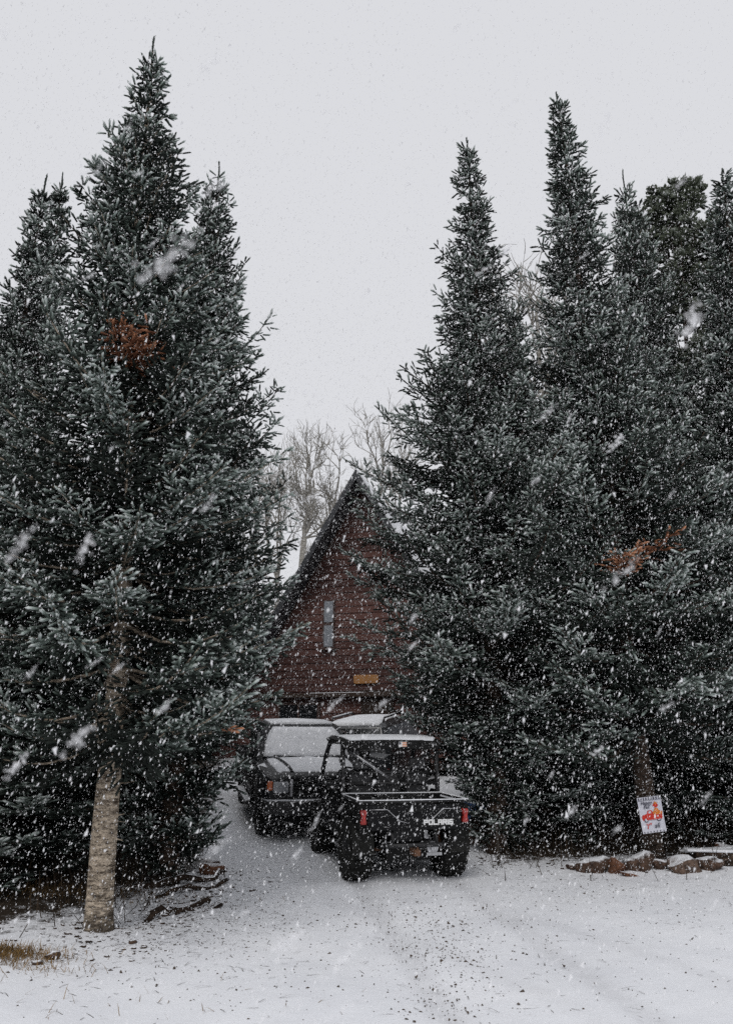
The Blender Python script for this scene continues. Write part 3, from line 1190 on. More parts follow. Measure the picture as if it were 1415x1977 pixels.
# ------------------------------------------------------------------ utility vehicle seen from behind
GLYPH = {  # squared wide letters on a 4 x 5 grid of strokes
    'P': [((0, 0), (0, 4)), ((0, 4), (4, 4)), ((4, 4), (4, 2)), ((4, 2), (0, 2))],
    'O': [((0, 0), (0, 4)), ((0, 4), (4, 4)), ((4, 4), (4, 0)), ((4, 0), (0, 0))],
    'L': [((0, 4), (0, 0)), ((0, 0), (4, 0))],
    'A': [((0, 0), (0, 4)), ((0, 4), (4, 4)), ((4, 4), (4, 0)), ((0, 1.8), (4, 1.8))],
    'R': [((0, 0), (0, 4)), ((0, 4), (4, 4)), ((4, 4), (4, 2)), ((4, 2), (0, 2)), ((2, 2), (4, 0))],
    'I': [((0, 0), (0, 4))],
    'S': [((4, 4), (0, 4)), ((0, 4), (0, 2)), ((0, 2), (4, 2)), ((4, 2), (4, 0)), ((4, 0), (0, 0))],
}


def lettering(word, x0, y, z0, u, vz, th):
    b = B()
    x = x0
    for ch in word:
        wdt = 0 if ch == 'I' else 4
        for n_, (p, q) in enumerate(GLYPH[ch]):
            ax, az = x + p[0] * u, z0 + p[1] * vz
            bx_, bz = x + q[0] * u, z0 + q[1] * vz
            L = math.hypot(bx_ - ax, bz - az) + th
            a = math.atan2(bz - az, bx_ - ax)
            b.box(((ax + bx_) / 2, y - .0004 * n_, (az + bz) / 2), (L, .006, th), (0, -a, 0))
        x += wdt * u + 2.2 * u
    return b


def build_utv():
    cx, cy = 0.20, 12.05
    root = empty('utility_vehicle', (cx, cy, G(cx, cy) - .01), (R(1.7), 0, R(14.5)))
    tag(root, 'black side-by-side utility vehicle with a cargo bed and roll cage, seen from behind', 'utility vehicle')
    for x in (-.62, .62):
        wheel(root, x, -1.0, .355, .355, .30, .18, 18)
        wheel(root, x, 1.03, .345, .345, .27, .18, 18)
    # frame and belly
    fr = B()
    for s in (-1, 1):
        fr.tube([(s * .36, -1.30, .42), (s * .40, -.5, .36), (s * .40, .8, .34), (s * .34, 1.35, .45)], .028)
        fr.tube([(s * .30, -1.42, .60), (s * .33, -1.30, .42), (s * .33, -1.28, .34)], .022)
    for y in (-1.25, -.4, .4, 1.3):
        fr.tube([(-.38, y, .38), (.38, y, .38)], .022)
    fr.build('frame', 'dark_metal', root, smooth=True)
    B().box((0, .05, .36), (.85, 2.0, .05)).build('skid_plate', 'black_plastic', root, bev=.01)
    B().box((0, -1.12, .33), (.62, .40, .22)).build('gearcase', 'black_plastic', root, bev=.05)
    B().box((0, -.95, .47), (.46, .60, .30)).build('engine', 'dark_metal', root, bev=.03)
    B().tube([(-.60, -1.0, .335), (.60, -1.0, .335)], .03).build('axle', 'dark_metal', root, smooth=True)
    for s in (-1, 1):
        sh = B().tube([(s * .50, -1.06, .40), (s * .38, -1.12, .72)], .028, 10)
        for i in range(7):
            t = .2 + i * .1
            sh.tube([(s * (.50 - .12 * t) + .045 * math.cos(q * .785), -1.06 - .06 * t + .045 * math.sin(q * .785), .40 + .32 * t + q * .004) for q in range(9)], .008, 5)
        sh.build('shock_absorber', 'rust_steel', root, smooth=True)
        arm = B().tube([(s * .20, -.80, .36), (s * .54, -1.0, .32)], .022).tube([(s * .20, -1.20, .36), (s * .54, -1.0, .32)], .022)
        arm.build('suspension_arm', 'rust_steel', root, smooth=True)
        # fenders and flaps
        pts = []
        for i in range(9):
            a = R(10 + i * 20)
            pts.append((-1.0 + .44 * math.cos(a), .335 + .40 * math.sin(a)))
        inner = [(-1.0 + (.42) * math.cos(R(170 - i * 20)), .335 + .375 * math.sin(R(170 - i * 20))) for i in range(9)]
        B().prism(pts + inner, 'x', s * .49, s * .76).build('fender', 'black_plastic', root)
        B().box((s * .62, -1.42, .50), (.27, .012, .36), (R(-8), 0, 0)).build('mud_flap', 'rubber', root)
        pts = []
        for i in range(9):
            a = R(5 + i * 20)
            pts.append((1.03 + .45 * math.cos(a), .325 + .42 * math.sin(a)))
        inner = [(1.03 + .43 * math.cos(R(165 - i * 20)), .325 + .395 * math.sin(R(165 - i * 20))) for i in range(9)]
        B().prism(pts + inner, 'x', s * .46, s * .74).build('fender', 'black_plastic', root)
        # side sill, door
        B().box((s * .66, .10, .50), (.16, 1.15, .14)).build('rocker_panel', 'black_plastic', root, bev=.03)
        dr = B().prism([(-.42, .52), (.58, .52), (.66, .90), (.10, .86), (-.10, .98), (-.42, .98)], 'x', s * .70, s * .735).build('door', 'utv_paint', root, bev=.012)
        B().box((s * .745, -.30, .90), (.02, .12, .03)).build('handle', 'black_plastic', dr)
    # muffler
    mf = B().tube([(.24, -1.30, .40), (.24, -1.52, .40)], .075, 14)
    mf.tube([(.24, -1.52, .40), (.24, -1.56, .40)], .035, 12)
    mf.build('exhaust', 'steel', root, smooth=False)
    B().box((.26, -1.50, .325), (.20, .05, .04)).build('exhaust_bracket', 'steel', root, bev=.008)
    # hitch and rear bumper
    hb = B().tube([(-.40, -1.46, .44), (-.34, -1.58, .44), (.34, -1.58, .44), (.40, -1.46, .44)], .026)
    hb.tube([(-.28, -1.57, .44), (-.28, -1.52, .60)], .02).tube([(.28, -1.57, .44), (.28, -1.52, .60)], .02)
    hb.build('rear_bumper', 'dark_metal', root, smooth=True)
    B().box((0, -1.56, .36), (.08, .20, .07)).tube([(0, -1.66, .39), (0, -1.66, .43)], .012).build('hitch', 'rust_steel', root, bev=.006)
    # cargo bed
    bed = B()
    bed.box((0, -1.03, .625), (1.30, 1.02, .04))
    for s in (-1, 1):
        bed.prism([(-1.54, .60), (-.52, .60), (-.52, .91), (-1.54, .91)], 'x', s * .655, s * .70)
        for y in (-1.3, -1.05, -.8):
            bed.box((s * .708, y, .75), (.02, .05, .26))
    bed.box((0, -.535, .76), (1.30, .03, .30))
    cb = bed.build('cargo_bed', 'black_plastic', root, bev=.012)
    tg = B().prism([(-.56, .61), (.56, .61), (.60, .66), (.60, .885), (.56, .905), (-.56, .905), (-.60, .885), (-.60, .66)], 'y', -1.575, -1.535)
    tgo = tg.build('tailgate', 'utv_paint', root, bev=.012)
    # pressed lines of the tailgate
    ln = B()
    for s in (-1, 1):
        ln.tube([(s * .57, -1.58, .855), (s * .36, -1.58, .855), (s * .20, -1.58, .72), (s * .08, -1.58, .69)], .007, 6)
    ln.build('pressed_rib', 'steel', tgo, smooth=True)
    B().box((.30, -1.578, .700), (.46, .004, .095)).build('name_plate', 'black_plastic', tgo)
    lettering('POLARIS', .115, -1.583, .676, .0098, .0118, .0155).build('lettering', 'white_print', tgo)
    B().box((0, -1.583, .84), (.22, .02, .05)).build('handle', 'black_plastic', tgo, bev=.006)
    for s in (-1, 1):
        lg = B().prism([(-.032, .685), (.032, .685), (.038, .71), (.024, .765), (.038, .82), (.032, .85), (-.032, .85), (-.038, .82), (-.024, .765), (-.038, .71)], 'y', -1.585, -1.50)
        lo = lg.build('tail_light', 'red_lens', root, bev=.008)
        lo.location.x = s * .655
        B().box((s * .655, -1.49, .76), (.12, .06, .26)).build('light_housing', 'black_plastic', root, bev=.01)
    # bed rail with a thread of snow along it
    rail = [(-.70, -1.56, .945), (.70, -1.56, .945), (.70, -.55, .945), (-.70, -.55, .945)]
    B().tube(rail, .017, 8, closed=True).build('bed_rail', 'dark_metal', root, smooth=True)
    b = B()
    b.tube([(p[0], p[1], p[2] + .013) for p in rail], .0115, 6, closed=True)
    b.build('rail_snow', 'snow', root, smooth=True)
    bs = B()
    for x in (-.5, -.3, -.1, .1, .3, .5):
        bs.tube([(x, -.55, .92), (x, -.55, .945)], .012, 6)
    bs.build('rail_stub', 'dark_metal', root)
    bm_v = B().box((0, -1.03, .650), (1.26, .96, .012))
    bm_v.build('bed_snow', 'thin_snow', cb)
    # seats
    for s in (-1, 0, 1):
        seat = B().box((s * .40, -.05, .72), (.36, .50, .14)).build('seat', 'seat_vinyl', root, bev=.04, seg=3)
        B().box((s * .40, -.36, 1.00), (.35, .13, .50), (R(-10), 0, 0)).build('backrest', 'seat_vinyl', seat, bev=.05, seg=3)
    for s in (-1, 1):
        B().box((s * .40, -.42, 1.33), (.24, .09, .16), (R(-10), 0, 0)).build('headrest', 'seat_vinyl', root, bev=.035, seg=3)
    B().box((0, -.05, .58), (1.24, .56, .16)).build('seat_base', 'black_plastic', root, bev=.02)
    # roll cage
    cage = B()
    for s in (-1, 1):
        cage.tube([(s * .66, -.50, .55), (s * .67, -.49, 1.05), (s * .67, -.46, 1.52), (s * .655, -.40, 1.61), (s * .655, .1, 1.63), (s * .655, .42, 1.61), (s * .67, .62, 1.42), (s * .70, .98, .95)], .033, 10)
        cage.tube([(s * .67, -.47, 1.52), (s * .67, -.47, 1.20)], .030, 8)
        cage.tube([(s * .66, -.46, 1.12), (s * .68, .30, 1.02), (s * .69, .78, 1.00)], .022, 8)
    cage.tube([(-.65, -.40, 1.60), (.65, -.40, 1.60)], .033, 10)
    cage.tube([(-.65, .42, 1.60), (.65, .42, 1.60)], .03, 10)
    cage.tube([(-.66, -.50, 1.08), (.66, -.50, 1.08)], .026, 8)
    cage.tube([(-.66, -.50, 1.22), (.66, -.50, 1.22)], .018, 8)
    cage.build('roll_cage', 'dark_metal', root, smooth=True)
    x1 = B().tube([(-.60, -.46, 1.52), (-.05, -.52, 1.16)], .026, 8)
    x1.build('brace', 'steel', root, smooth=True)
    B().tube([(.58, -.46, 1.50), (.10, -.52, 1.16)], .024, 8).build('brace', 'dark_metal', root, smooth=True)
    # roof and snow on it
    rings = []
    for y, hw, z in ((-.56, .66, 1.625), (-.48, .725, 1.655), (0, .735, 1.675), (.45, .72, 1.665), (.60, .64, 1.63)):
        rings.append(half_ring(y, [(hw * .97, z - .05), (hw, z - .02), (hw * .93, z + .012), (hw * .5, z + .022), (0, z + .026)]))
    ro = B().loft(rings).build('roof', 'black_plastic', root, smooth=False, bev=.006)
    B().prism([(-.66, 1.525), (.66, 1.525), (.70, 1.56), (.685, 1.640), (-.685, 1.640), (-.70, 1.56)], 'y', -.572, -.50).build('roof_edge', 'black_plastic', ro, bev=.015)
    for x in (-.42, -.14, .14, .42):
        B().box((x, -.575, 1.62), (.05, .03, .065)).build('roof_rib', 'black_plastic', ro)
    rings = []
    for y, hw, z in ((-.55, .60, 1.648), (-.46, .665, 1.682), (0, .685, 1.703), (.45, .66, 1.693), (.58, .58, 1.657)):
        rings.append(half_ring(y, [(hw * .985, z - .012), (hw, z - .002), (hw * .95, z + .006), (hw * .5, z + .014), (0, z + .017)]))
    B().loft(rings).build('roof_snow', 'snow', ro, smooth=True)
    fl = B().box((.14, -.597, 1.595), (.115, .004, .066)).build('sticker', 'white_print', ro)
    for i in range(3):
        B().box((.165, -.6005, 1.573 + i * .021), (.062, .002, .011)).build('sticker_stripe', 'orange_print', fl)
    B().box((.10, -.6005, 1.608), (.032, .002, .03)).build('sticker_field', 'ink_print', fl)
    # dash, wheel, nose
    B().prism([(.62, .62), (1.0, .62), (1.0, 1.0), (.80, 1.04), (.62, .92)], 'x', -.66, .66).build('dashboard', 'black_plastic', root, bev=.02)
    sw = [(-.36 + .17 * math.cos(a), .52 + .06 * math.sin(a), 1.08 + .155 * math.sin(a)) for a in np.linspace(0, 2 * math.pi, 17)[:-1]]
    B().tube(sw, .014, 6, closed=True).tube([(-.36, .52, 1.08), (-.36, .70, .95)], .02).tube([(-.53, .52, 1.08), (-.19, .52, 1.08)], .012).build('steering_wheel', 'black_plastic', root, smooth=True)
    rings = []
    for y, hw, zt in ((.84, .64, 1.02), (1.1, .62, .99), (1.35, .52, .90), (1.47, .42, .78)):
        rings.append(half_ring(y, [(hw * .8, .48), (hw, .58), (hw, zt - .08), (hw * .85, zt - .01), (0, zt)]))
    hd = B().loft(rings).build('hood', 'utv_paint', root, bev=.02)
    for s in (-1, 1):
        B().box((s * .36, 1.42, .78), (.18, .10, .08), (0, 0, s * -.35)).build('headlight', 'clear_lens', root, bev=.01)
    B().tube([(-.40, 1.45, .45), (-.36, 1.56, .60), (.36, 1.56, .60), (.40, 1.45, .45)], .025).build('front_bumper', 'dark_metal', root, smooth=True)
    rings = []
    for y, hw, zt in ((.86, .56, 1.022), (1.1, .54, .994), (1.30, .45, .925)):
        rings.append(half_ring(y, [(hw, zt - .012), (hw * .95, zt + .005), (0, zt + .018)]))
    B().loft(rings).build('hood_snow', 'snow', hd, smooth=True)


build_utv()


# ------------------------------------------------------------------ dark pickup facing the camera
def build_pickup():
    fx, fy = -0.74, 13.75            # centre of its front bumper
    yaw = R(180 + 13.5)
    fwd = Vector((-math.sin(yaw), math.cos(yaw)))
    cx, cy = fx - fwd.x * 2.62, fy - fwd.y * 2.62
    slope = math.atan((G(cx + fwd.x * 1.7, cy + fwd.y * 1.7) - G(cx - fwd.x * 1.7, cy - fwd.y * 1.7)) / 3.4)
    root = empty('pickup_truck', (cx, cy, (G(cx + fwd.x * 1.7, cy + fwd.y * 1.7) + G(cx - fwd.x * 1.7, cy - fwd.y * 1.7)) / 2 - .02), (slope, 0, yaw))
    tag(root, 'dark pickup facing the camera, its windshield and hood covered with snow', 'pickup truck')
    for x in (-.82, .82):
        wheel(root, x, 1.72, .37, .37, .25, .21)
        wheel(root, x, -1.75, .37, .37, .25, .21)
    # lower body
    sec = lambda hw, zb, zt, crown: [(hw * .80, zb), (hw * .97, zb + .07), (hw, .72), (hw * .985, zt - .12), (hw * .93, zt - .03), (hw * .62, zt + crown * .8), (0, zt + crown)]
    rings = []
    for y, hw, zb, zt in ((2.60, .86, .50, 1.00), (2.50, .93, .44, 1.04), (2.0, .965, .42, 1.08), (1.2, .975, .42, 1.12), (.95, .975, .42, 1.13), (-.95, .975, .42, 1.10)):
        rings.append(half_ring(y, sec(hw, zb, zt, .035)))
    body = B().loft(rings).build('body', 'car_paint', root, bev=.02)
    # bed
    bd = B()
    for s in (-1, 1):
        bd.prism([(-2.65, .45), (-.97, .45), (-.97, 1.10), (-2.65, 1.10)], 'x', s * .90, s * .975)
    bd.box((0, -1.81, .62), (1.8, 1.68, .06)).box((0, -1.0, .86), (1.8, .05, .48))
    bdo = bd.build('bed', 'car_paint', root, bev=.015)
    B().box((0, -2.64, .86), (1.8, .05, .48)).build('tailgate', 'car_paint', root, bev=.015)
    B().box((0, -1.81, .66), (1.76, 1.60, .05)).build('bed_snow', 'snow', bdo, bev=.02)
    # cab: roof on pillars with glass
    rings = []
    for z, yf, yr, hw in ((1.10, 1.12, -.86, .90), (1.35, .86, -.84, .845), (1.62, .56, -.80, .76), (1.70, .45, -.76, .71), (1.735, .30, -.66, .62)):
        r_ = .09
        rings.append([(-hw + r_, yf, z), (hw - r_, yf, z), (hw, yf - r_ * 1.4, z), (hw, yr + r_, z), (hw - r_, yr, z), (-hw + r_, yr, z), (-hw, yr + r_, z), (-hw, yf - r_ * 1.4, z)])
    cab = B().loft(rings).build('cab', 'car_paint', root, bev=.015)

    def shield(off, x0, x1, z0, z1, th):
        """sheet following the windshield slope"""
        def yz(z):
            return float(np.interp(z, [1.10, 1.35, 1.62, 1.70, 1.735], [1.12, .86, .56, .45, .30])) + off
        b = B()
        vs, nu, nv = [], 10, 7
        for k in (0, th):
            for j in range(nv + 1):
                z = z0 + (z1 - z0) * j / nv
                f = (z - z0) / (z1 - z0)
                hw0 = (x0 + (x1 - x0) * f) * (1 - .13 * max(0., (f - .62) / .38) ** 2)
                for i in range(nu + 1):
                    u = -1 + 2 * i / nu
                    vs.append((u * hw0, yz(z) + k - .05 * u * u, z + k * .7))
        n1 = (nu + 1) * (nv + 1)
        fs = []
        for j in range(nv):
            for i in range(nu):
                a = j * (nu + 1) + i
                fs.append((a, a + 1, a + nu + 2, a + nu + 1))
                fs.append((n1 + a, n1 + a + nu + 1, n1 + a + nu + 2, n1 + a + 1))
        for i in range(nu):
            fs.append((i, n1 + i, n1 + i + 1, i + 1))
            a = nv * (nu + 1) + i
            fs.append((a, a + 1, n1 + a + 1, n1 + a))
        for j in range(nv):
            a = j * (nu + 1)
            fs.append((a, a + nu + 1, n1 + a + nu + 1, n1 + a))
            a += nu
            fs.append((a, n1 + a, n1 + a + nu + 1, a + nu + 1))
        b.add(vs, fs)
        return b
    ws = shield(.055, .80, .66, 1.155, 1.672, .01).build('windshield', 'tinted_glass', root, smooth=True)
    shield(.070, .785, .645, 1.185, 1.668, .02).build('windshield_snow', 'thin_snow', ws, smooth=True)
    rings = []
    for y, hw, z in ((.40, .60, 1.722), (.25, .62, 1.742), (-.6, .62, 1.742), (-.74, .58, 1.722)):
        rings.append(half_ring(y, [(hw, z - .01), (hw * .97, z + .02), (0, z + .04)]))
    B().loft(rings).build('roof_snow', 'snow', cab, smooth=True)
    # hood snow: a soft sheet, bare along the two hood creases
    rings = []
    for y, hw, z in ((2.44, .66, 1.055), (2.30, .70, 1.088), (1.8, .72, 1.118), (1.32, .74, 1.152), (1.12, .74, 1.168)):
        rings.append(half_ring(y, [(hw, z - .03), (hw * .97, z - .004), (hw * .6, z + .022), (0, z + .034)]))
    B().loft(rings).build('hood_snow', 'thin_snow', body, smooth=True)
    for s in (-1, 1):
        b = B().tube([(s * .60, 1.13, 1.182), (s * .55, 1.30, 1.186), (s * .50, 1.7, 1.160), (s * .47, 2.1, 1.128), (s * .46, 2.46, 1.075)], [.012, .016, .022, .026, .030], 6)
        b.build('hood_crease', 'car_paint', body, smooth=True)
        b = B()
        vs = [(s * .79, 2.40, 1.005), (s * .90, 2.35, .985), (s * .92, 1.4, 1.055), (s * .80, 1.4, 1.10)]
        b.add([(x, y, z + .018) for x, y, z in vs] + [(x, y, z - .02) for x, y, z in vs], [(0, 1, 2, 3), (7, 6, 5, 4), (0, 4, 5, 1), (1, 5, 6, 2), (2, 6, 7, 3), (3, 7, 4, 0)])
        b.build('fender_snow', 'thin_snow', body)
        # wipers
        B().tube([(s * -.02 - .05, 1.165, 1.185), (s * .30, 1.155, 1.200), (s * .66 - .05, 1.15, 1.215)], .011, 6).build('wiper', 'black_plastic', root, smooth=True)
        # door windows, mirrors, handles
        dr = B().prism([(-.42, .55), (.86, .55), (.92, .80), (.86, 1.085), (-.42, 1.085)], 'x', s * .972, s * .985).build('door', 'car_paint', root, bev=.01)
        B().box((s * .992, -.28, .98), (.02, .16, .035)).build('handle', 'chrome', dr, bev=.005)
        B().prism([(-.70, 1.18), (.86, 1.18), (.58, 1.58), (-.66, 1.60)], 'x', s * .80, s * .868).build('side_window', 'tinted_glass', cab, bev=.006)
        mr = B().box((s * 1.10, .92, 1.20), (.22, .09, .16)).build('mirror', 'black_plastic', root, bev=.03)
        B().tube([(s * .95, .86, 1.12), (s * 1.06, .90, 1.16)], .02).build('mirror_arm', 'black_plastic', mr)
        # running board with snow
        rb = B().box((s * 1.0, -.02, .40), (.16, 2.0, .05)).build('running_board', 'dark_metal', root, bev=.012)
        B().box((s * 1.0, -.02, .434), (.13, 1.95, .016)).build('board_snow', 'snow', rb)
        B().box((s * .978, .3, .66), (.016, 3.2, .035)).build('side_trim', 'chrome', body)
        # wheel arches
        for yy in (1.72, -1.75):
            pts = [(yy + .47 * math.cos(R(i * 18)), .37 + .47 * math.sin(R(i * 18))) for i in range(11)]
            inn = [(yy + .41 * math.cos(R(180 - i * 18)), .37 + .41 * math.sin(R(180 - i * 18))) for i in range(11)]
            B().prism(pts + inn, 'x', s * .94, s * 1.01).build('wheel_arch', 'black_plastic', body)
        # headlight and turn signal
        B().box((s * .66, 2.60, .86), (.25, .05, .17)).build('headlight', 'clear_lens', root, bev=.015)
        B().box((s * .835, 2.585, .88), (.085, .06, .14)).build('turn_signal', 'amber_lens', root, bev=.012)
        B().box((s * .49, 2.612, .85), (.055, .04, .26)).build('grille_post', 'chrome', root, bev=.01)
    B().box((0, 2.585, .85), (.94, .03, .25)).build('grille', 'black_plastic', root)
    for i in range(5):
        B().box((0, 2.608, .755 + i * .048), (.90, .02, .016)).build('grille_bar', 'dark_metal', root)
    bp = B().prism([(-.96, 2.42), (-.90, 2.66), (-.5, 2.73), (.5, 2.73), (.90, 2.66), (.96, 2.42)], 'z', .44, .66).build('bumper', 'dark_metal', root, bev=.025)
    B().prism([(-.93, 2.46), (-.88, 2.645), (-.5, 2.712), (.5, 2.712), (.88, 2.645), (.93, 2.46)], 'z', .659, .674).build('bumper_snow', 'snow', bp)
    B().box((0, 2.742, .57), (.32, .01, .16)).build('number_plate', 'clear_lens', bp)
    B().box((0, 2.48, .37), (1.62, .12, .16)).build('air_dam', 'black_plastic', root, bev=.02)
    B().box((0, 0, .40), (1.5, 4.6, .08)).build('chassis', 'dark_metal', root)
    B().tube([(.62, .62, 1.70), (.63, .70, 1.64)], .008).build('antenna', 'black_plastic', root)


build_pickup()


# ------------------------------------------------------------------ estate car behind, seen from its tail
def build_suv():
    yaw = R(-17)
    rx, ry = -.32, 18.0
    fwd = Vector((-math.sin(yaw), math.cos(yaw)))
    cx, cy = rx + fwd.x * 2.25, ry + fwd.y * 2.25
    slope = math.atan((G(cx + fwd.x * 1.3, cy + fwd.y * 1.3) - G(cx - fwd.x * 1.3, cy - fwd.y * 1.3)) / 2.6)
    root = empty('suv_car', (cx, cy, G(cx, cy) - .03), (slope + R(.6), 0, yaw))
    tag(root, 'grey estate car with roof rails and snow on its roof, parked nearest the cabin', 'car')
    for x in (-.76, .76):
        wheel(root, x, 1.35, .34, .34, .22, .22)
        wheel(root, x, -1.35, .34, .34, .22, .22)
    rings = []
    for y, hw, zb, zt in ((-2.28, .80, .42, .95), (-2.15, .88, .34, 1.02), (-1.2, .92, .30, 1.03), (1.0, .92, .30, 1.00), (1.9, .88, .32, .93), (2.25, .74, .38, .80)):
        rings.append(half_ring(y, [(hw * .85, zb), (hw, zb + .15), (hw, zt - .22), (hw * .95, zt - .04), (hw * .7, zt), (0, zt + .02)]))
    body = B().loft(rings).build('body', 'suv_paint', root, bev=.02)
    rings = []
    for z, yf, yr, hw in ((.98, 1.05, -2.16, .86), (1.25, .62, -2.08, .80), (1.52, .22, -1.92, .71), (1.60, .0, -1.84, .66), (1.64, -.3, -1.6, .56)):
        r_ = .10
        rings.append([(-hw + r_, yf, z), (hw - r_, yf, z), (hw, yf - r_ * 1.4, z), (hw, yr + r_, z), (hw - r_, yr, z), (-hw + r_, yr, z), (-hw, yr + r_, z), (-hw, yf - r_ * 1.4, z)])
    cab = B().loft(rings).build('cabin_shell', 'suv_paint', root, bev=.02)
    B().add([(-.68, -2.145, 1.06), (.68, -2.145, 1.06), (.59, -1.975, 1.50), (-.59, -1.975, 1.50), (-.68, -2.10, 1.06), (.68, -2.10, 1.06), (.59, -1.90, 1.50), (-.59, -1.90, 1.50)],
            [(0, 1, 2, 3), (7, 6, 5, 4), (0, 4, 5, 1), (1, 5, 6, 2), (2, 6, 7, 3), (3, 7, 4, 0)]).build('rear_window', 'tinted_glass', cab)
    B().tube([(0, -2.15, 1.08), (.30, -2.13, 1.12), (.42, -2.10, 1.18)], .012).build('rear_wiper', 'black_plastic', root)
    for s in (-1, 1):
        for (y0, y1, y2, y3) in ((-1.92, -1.15, -1.15, -1.80), (-1.09, -.20, -.20, -1.09), (-.14, .74, .30, -.14)):
            v = []
            for dx in (.012, -.03):
                v += [(s * (.855 + dx), y0, 1.06), (s * (.855 + dx), y1, 1.06), (s * (.715 + dx), y2, 1.50), (s * (.715 + dx), y3, 1.50)]
            B().add(v, [(0, 1, 2, 3), (7, 6, 5, 4), (0, 4, 5, 1), (1, 5, 6, 2), (2, 6, 7, 3), (3, 7, 4, 0)]).build('side_window', 'cabin_glass', cab)
        rl = B().tube([(s * .60, -1.70, 1.625), (s * .60, -1.60, 1.70), (s * .60, -.20, 1.715), (s * .60, .0, 1.64)], .02, 8).build('roof_rail', 'dark_metal', root, smooth=True)
        B().tube([(s * .60, -1.58, 1.722), (s * .60, -.22, 1.737)], .017, 6).build('rail_snow', 'snow', rl, smooth=True)
        B().box((s * .80, -2.20, .62), (.12, .14, .16)).build('tail_light', 'dark_red_lens', root, bev=.02)
        B().box((s * 1.0, .72, 1.06), (.20, .10, .13)).build('mirror', 'suv_paint', root, bev=.03)
        B().box((s * .62, 2.16, .72), (.30, .12, .12), (0, 0, s * -.3)).build('headlight', 'clear_lens', root, bev=.02)
    rings = []
    for y, hw, z in ((-1.90, .56, 1.585), (-1.80, .60, 1.63), (-1.5, .58, 1.665), (-.4, .57, 1.67), (-.1, .56, 1.645), (.10, .52, 1.60)):
        rings.append(half_ring(y, [(hw, z - .05), (hw * .97, z - .01), (hw * .7, z + .018), (0, z + .028)]))
    B().loft(rings).build('roof_snow', 'snow', cab, smooth=True)
    rings = []
    for y, hw, z in ((1.05, .78, 1.005), (1.6, .76, .965), (2.1, .64, .855)):
        rings.append(half_ring(y, [(hw, z - .03), (hw * .97, z), (0, z + .045)]))
    B().loft(rings).build('hood_snow', 'snow', body, smooth=True)
    B().box((0, -2.30, .50), (1.60, .16, .26)).build('bumper', 'black_plastic', root, bev=.04)
    B().box((0, -2.30, .80), (.52, .02, .12)).build('number_plate', 'clear_lens', root)


build_suv()


# ------------------------------------------------------------------ stones, logs, timber
def rock(x, y, sx, sy, sz, seed, mat, label, group, rz=0.0, up=.30):
    r = np.random.default_rng(seed)
    bm = bmesh.new()
    bmesh.ops.create_icosphere(bm, subdivisions=3, radius=1)
    ks = [(r.normal(0, 1.5, 3), r.uniform(0, 6.28), r.uniform(.05, .13)) for _ in range(9)]
    pl = [(r.normal(0, 1, 3), r.uniform(.52, .86)) for _ in range(16)]
    for v in bm.verts:
        p = np.array(v.co)
        for n_, d in pl:
            n_ = n_ / np.linalg.norm(n_)
            e = p.dot(n_) - d
            if e > 0:
                p = p - n_ * e * .97
        f = 1 + sum(a * math.sin(k.dot(p) * 2.6 + ph) for k, ph, a in ks) * .45
        p = p * f
        v.co = (p[0] * sx * 1.15, p[1] * sy * 1.15, p[2] * sz)
    me = bpy.data.meshes.new('rock')
    bm.to_mesh(me)
    bm.free()
    me.materials.append(M[mat])
    me.polygons.foreach_set('use_smooth', [True] * len(me.polygons))
    o = bpy.data.objects.new('rock', me)
    COL.objects.link(o)
    o.location = (x, y, G(x, y) + sz * up)
    o.rotation_euler = (r.uniform(-.2, .2), r.uniform(-.2, .2), rz)
    tag(o, label, 'rock', group)
    return o


EDGE = 'rocks edging the driveway on the right'
rock(2.98, 11.42, .22, .16, .17, 1, 'rock_brown', 'leftmost large brown rock in the row edging the driveway', EDGE)
rock(3.24, 11.30, .13, .12, .18, 2, 'rock_rust', 'upright rusty orange rock second from the left in the edging row', EDGE)
rock(3.58, 11.42, .24, .18, .17, 3, 'rock_brown', 'snow-topped brown rock in the middle of the edging row', EDGE)
rock(3.86, 11.40, .12, .12, .12, 4, 'rock_brown', 'small brown rock left of the round greyish one', EDGE)
rock(4.12, 11.25, .24, .19, .15, 5, 'rock_grey', 'round greyish-brown rock largest in the edging row', EDGE)
rock(4.48, 11.38, .20, .16, .12, 6, 'rock_brown', 'flat brown rock between the grey rock and the timber', EDGE)
rock(3.36, 11.12, .14, .05, .04, 7, 'rock_rust', 'low flat tan slab of stone before the rusty rock', EDGE)
rock(2.74, 11.5, .12, .09, .06, 8, 'rock_brown', 'lowest small rock at the left end of the edging row', EDGE)
rock(5.0, 12.1, .17, .14, .14, 9, 'rock_rust', 'rusty rock lying behind the snowy timber', EDGE)
rock(5.25, 12.0, .15, .11, .08, 10, 'rock_rust', 'flat tan rock behind the snowy timber, nearest the right edge', EDGE)
LEFTR = 'rocks beside the left-hand firs'
rock(-2.03, 11.35, .16, .12, .12, 11, 'rock_rust', 'reddish rock at the foot of the left-hand firs by the driveway', LEFTR, up=.4)
rock(-2.18, 11.75, .16, .14, .12, 12, 'rock_brown', 'dark rock just behind the reddish one by the driveway', LEFTR, up=.4)
rock(-2.50, 7.12, .055, .045, .05, 13, 'stump', 'small brown stone in the snow below the pale trunk beside the dry grass', LEFTR)
rock(-2.05, 7.78, .035, .03, .03, 14, 'stump', 'tiny brown stone in the snow right in front of the pale trunk', LEFTR)
rock(-2.55, 6.95, .04, .04, .03, 15, 'stump', 'tiny dark stone in the snow just below the small brown one', LEFTR)


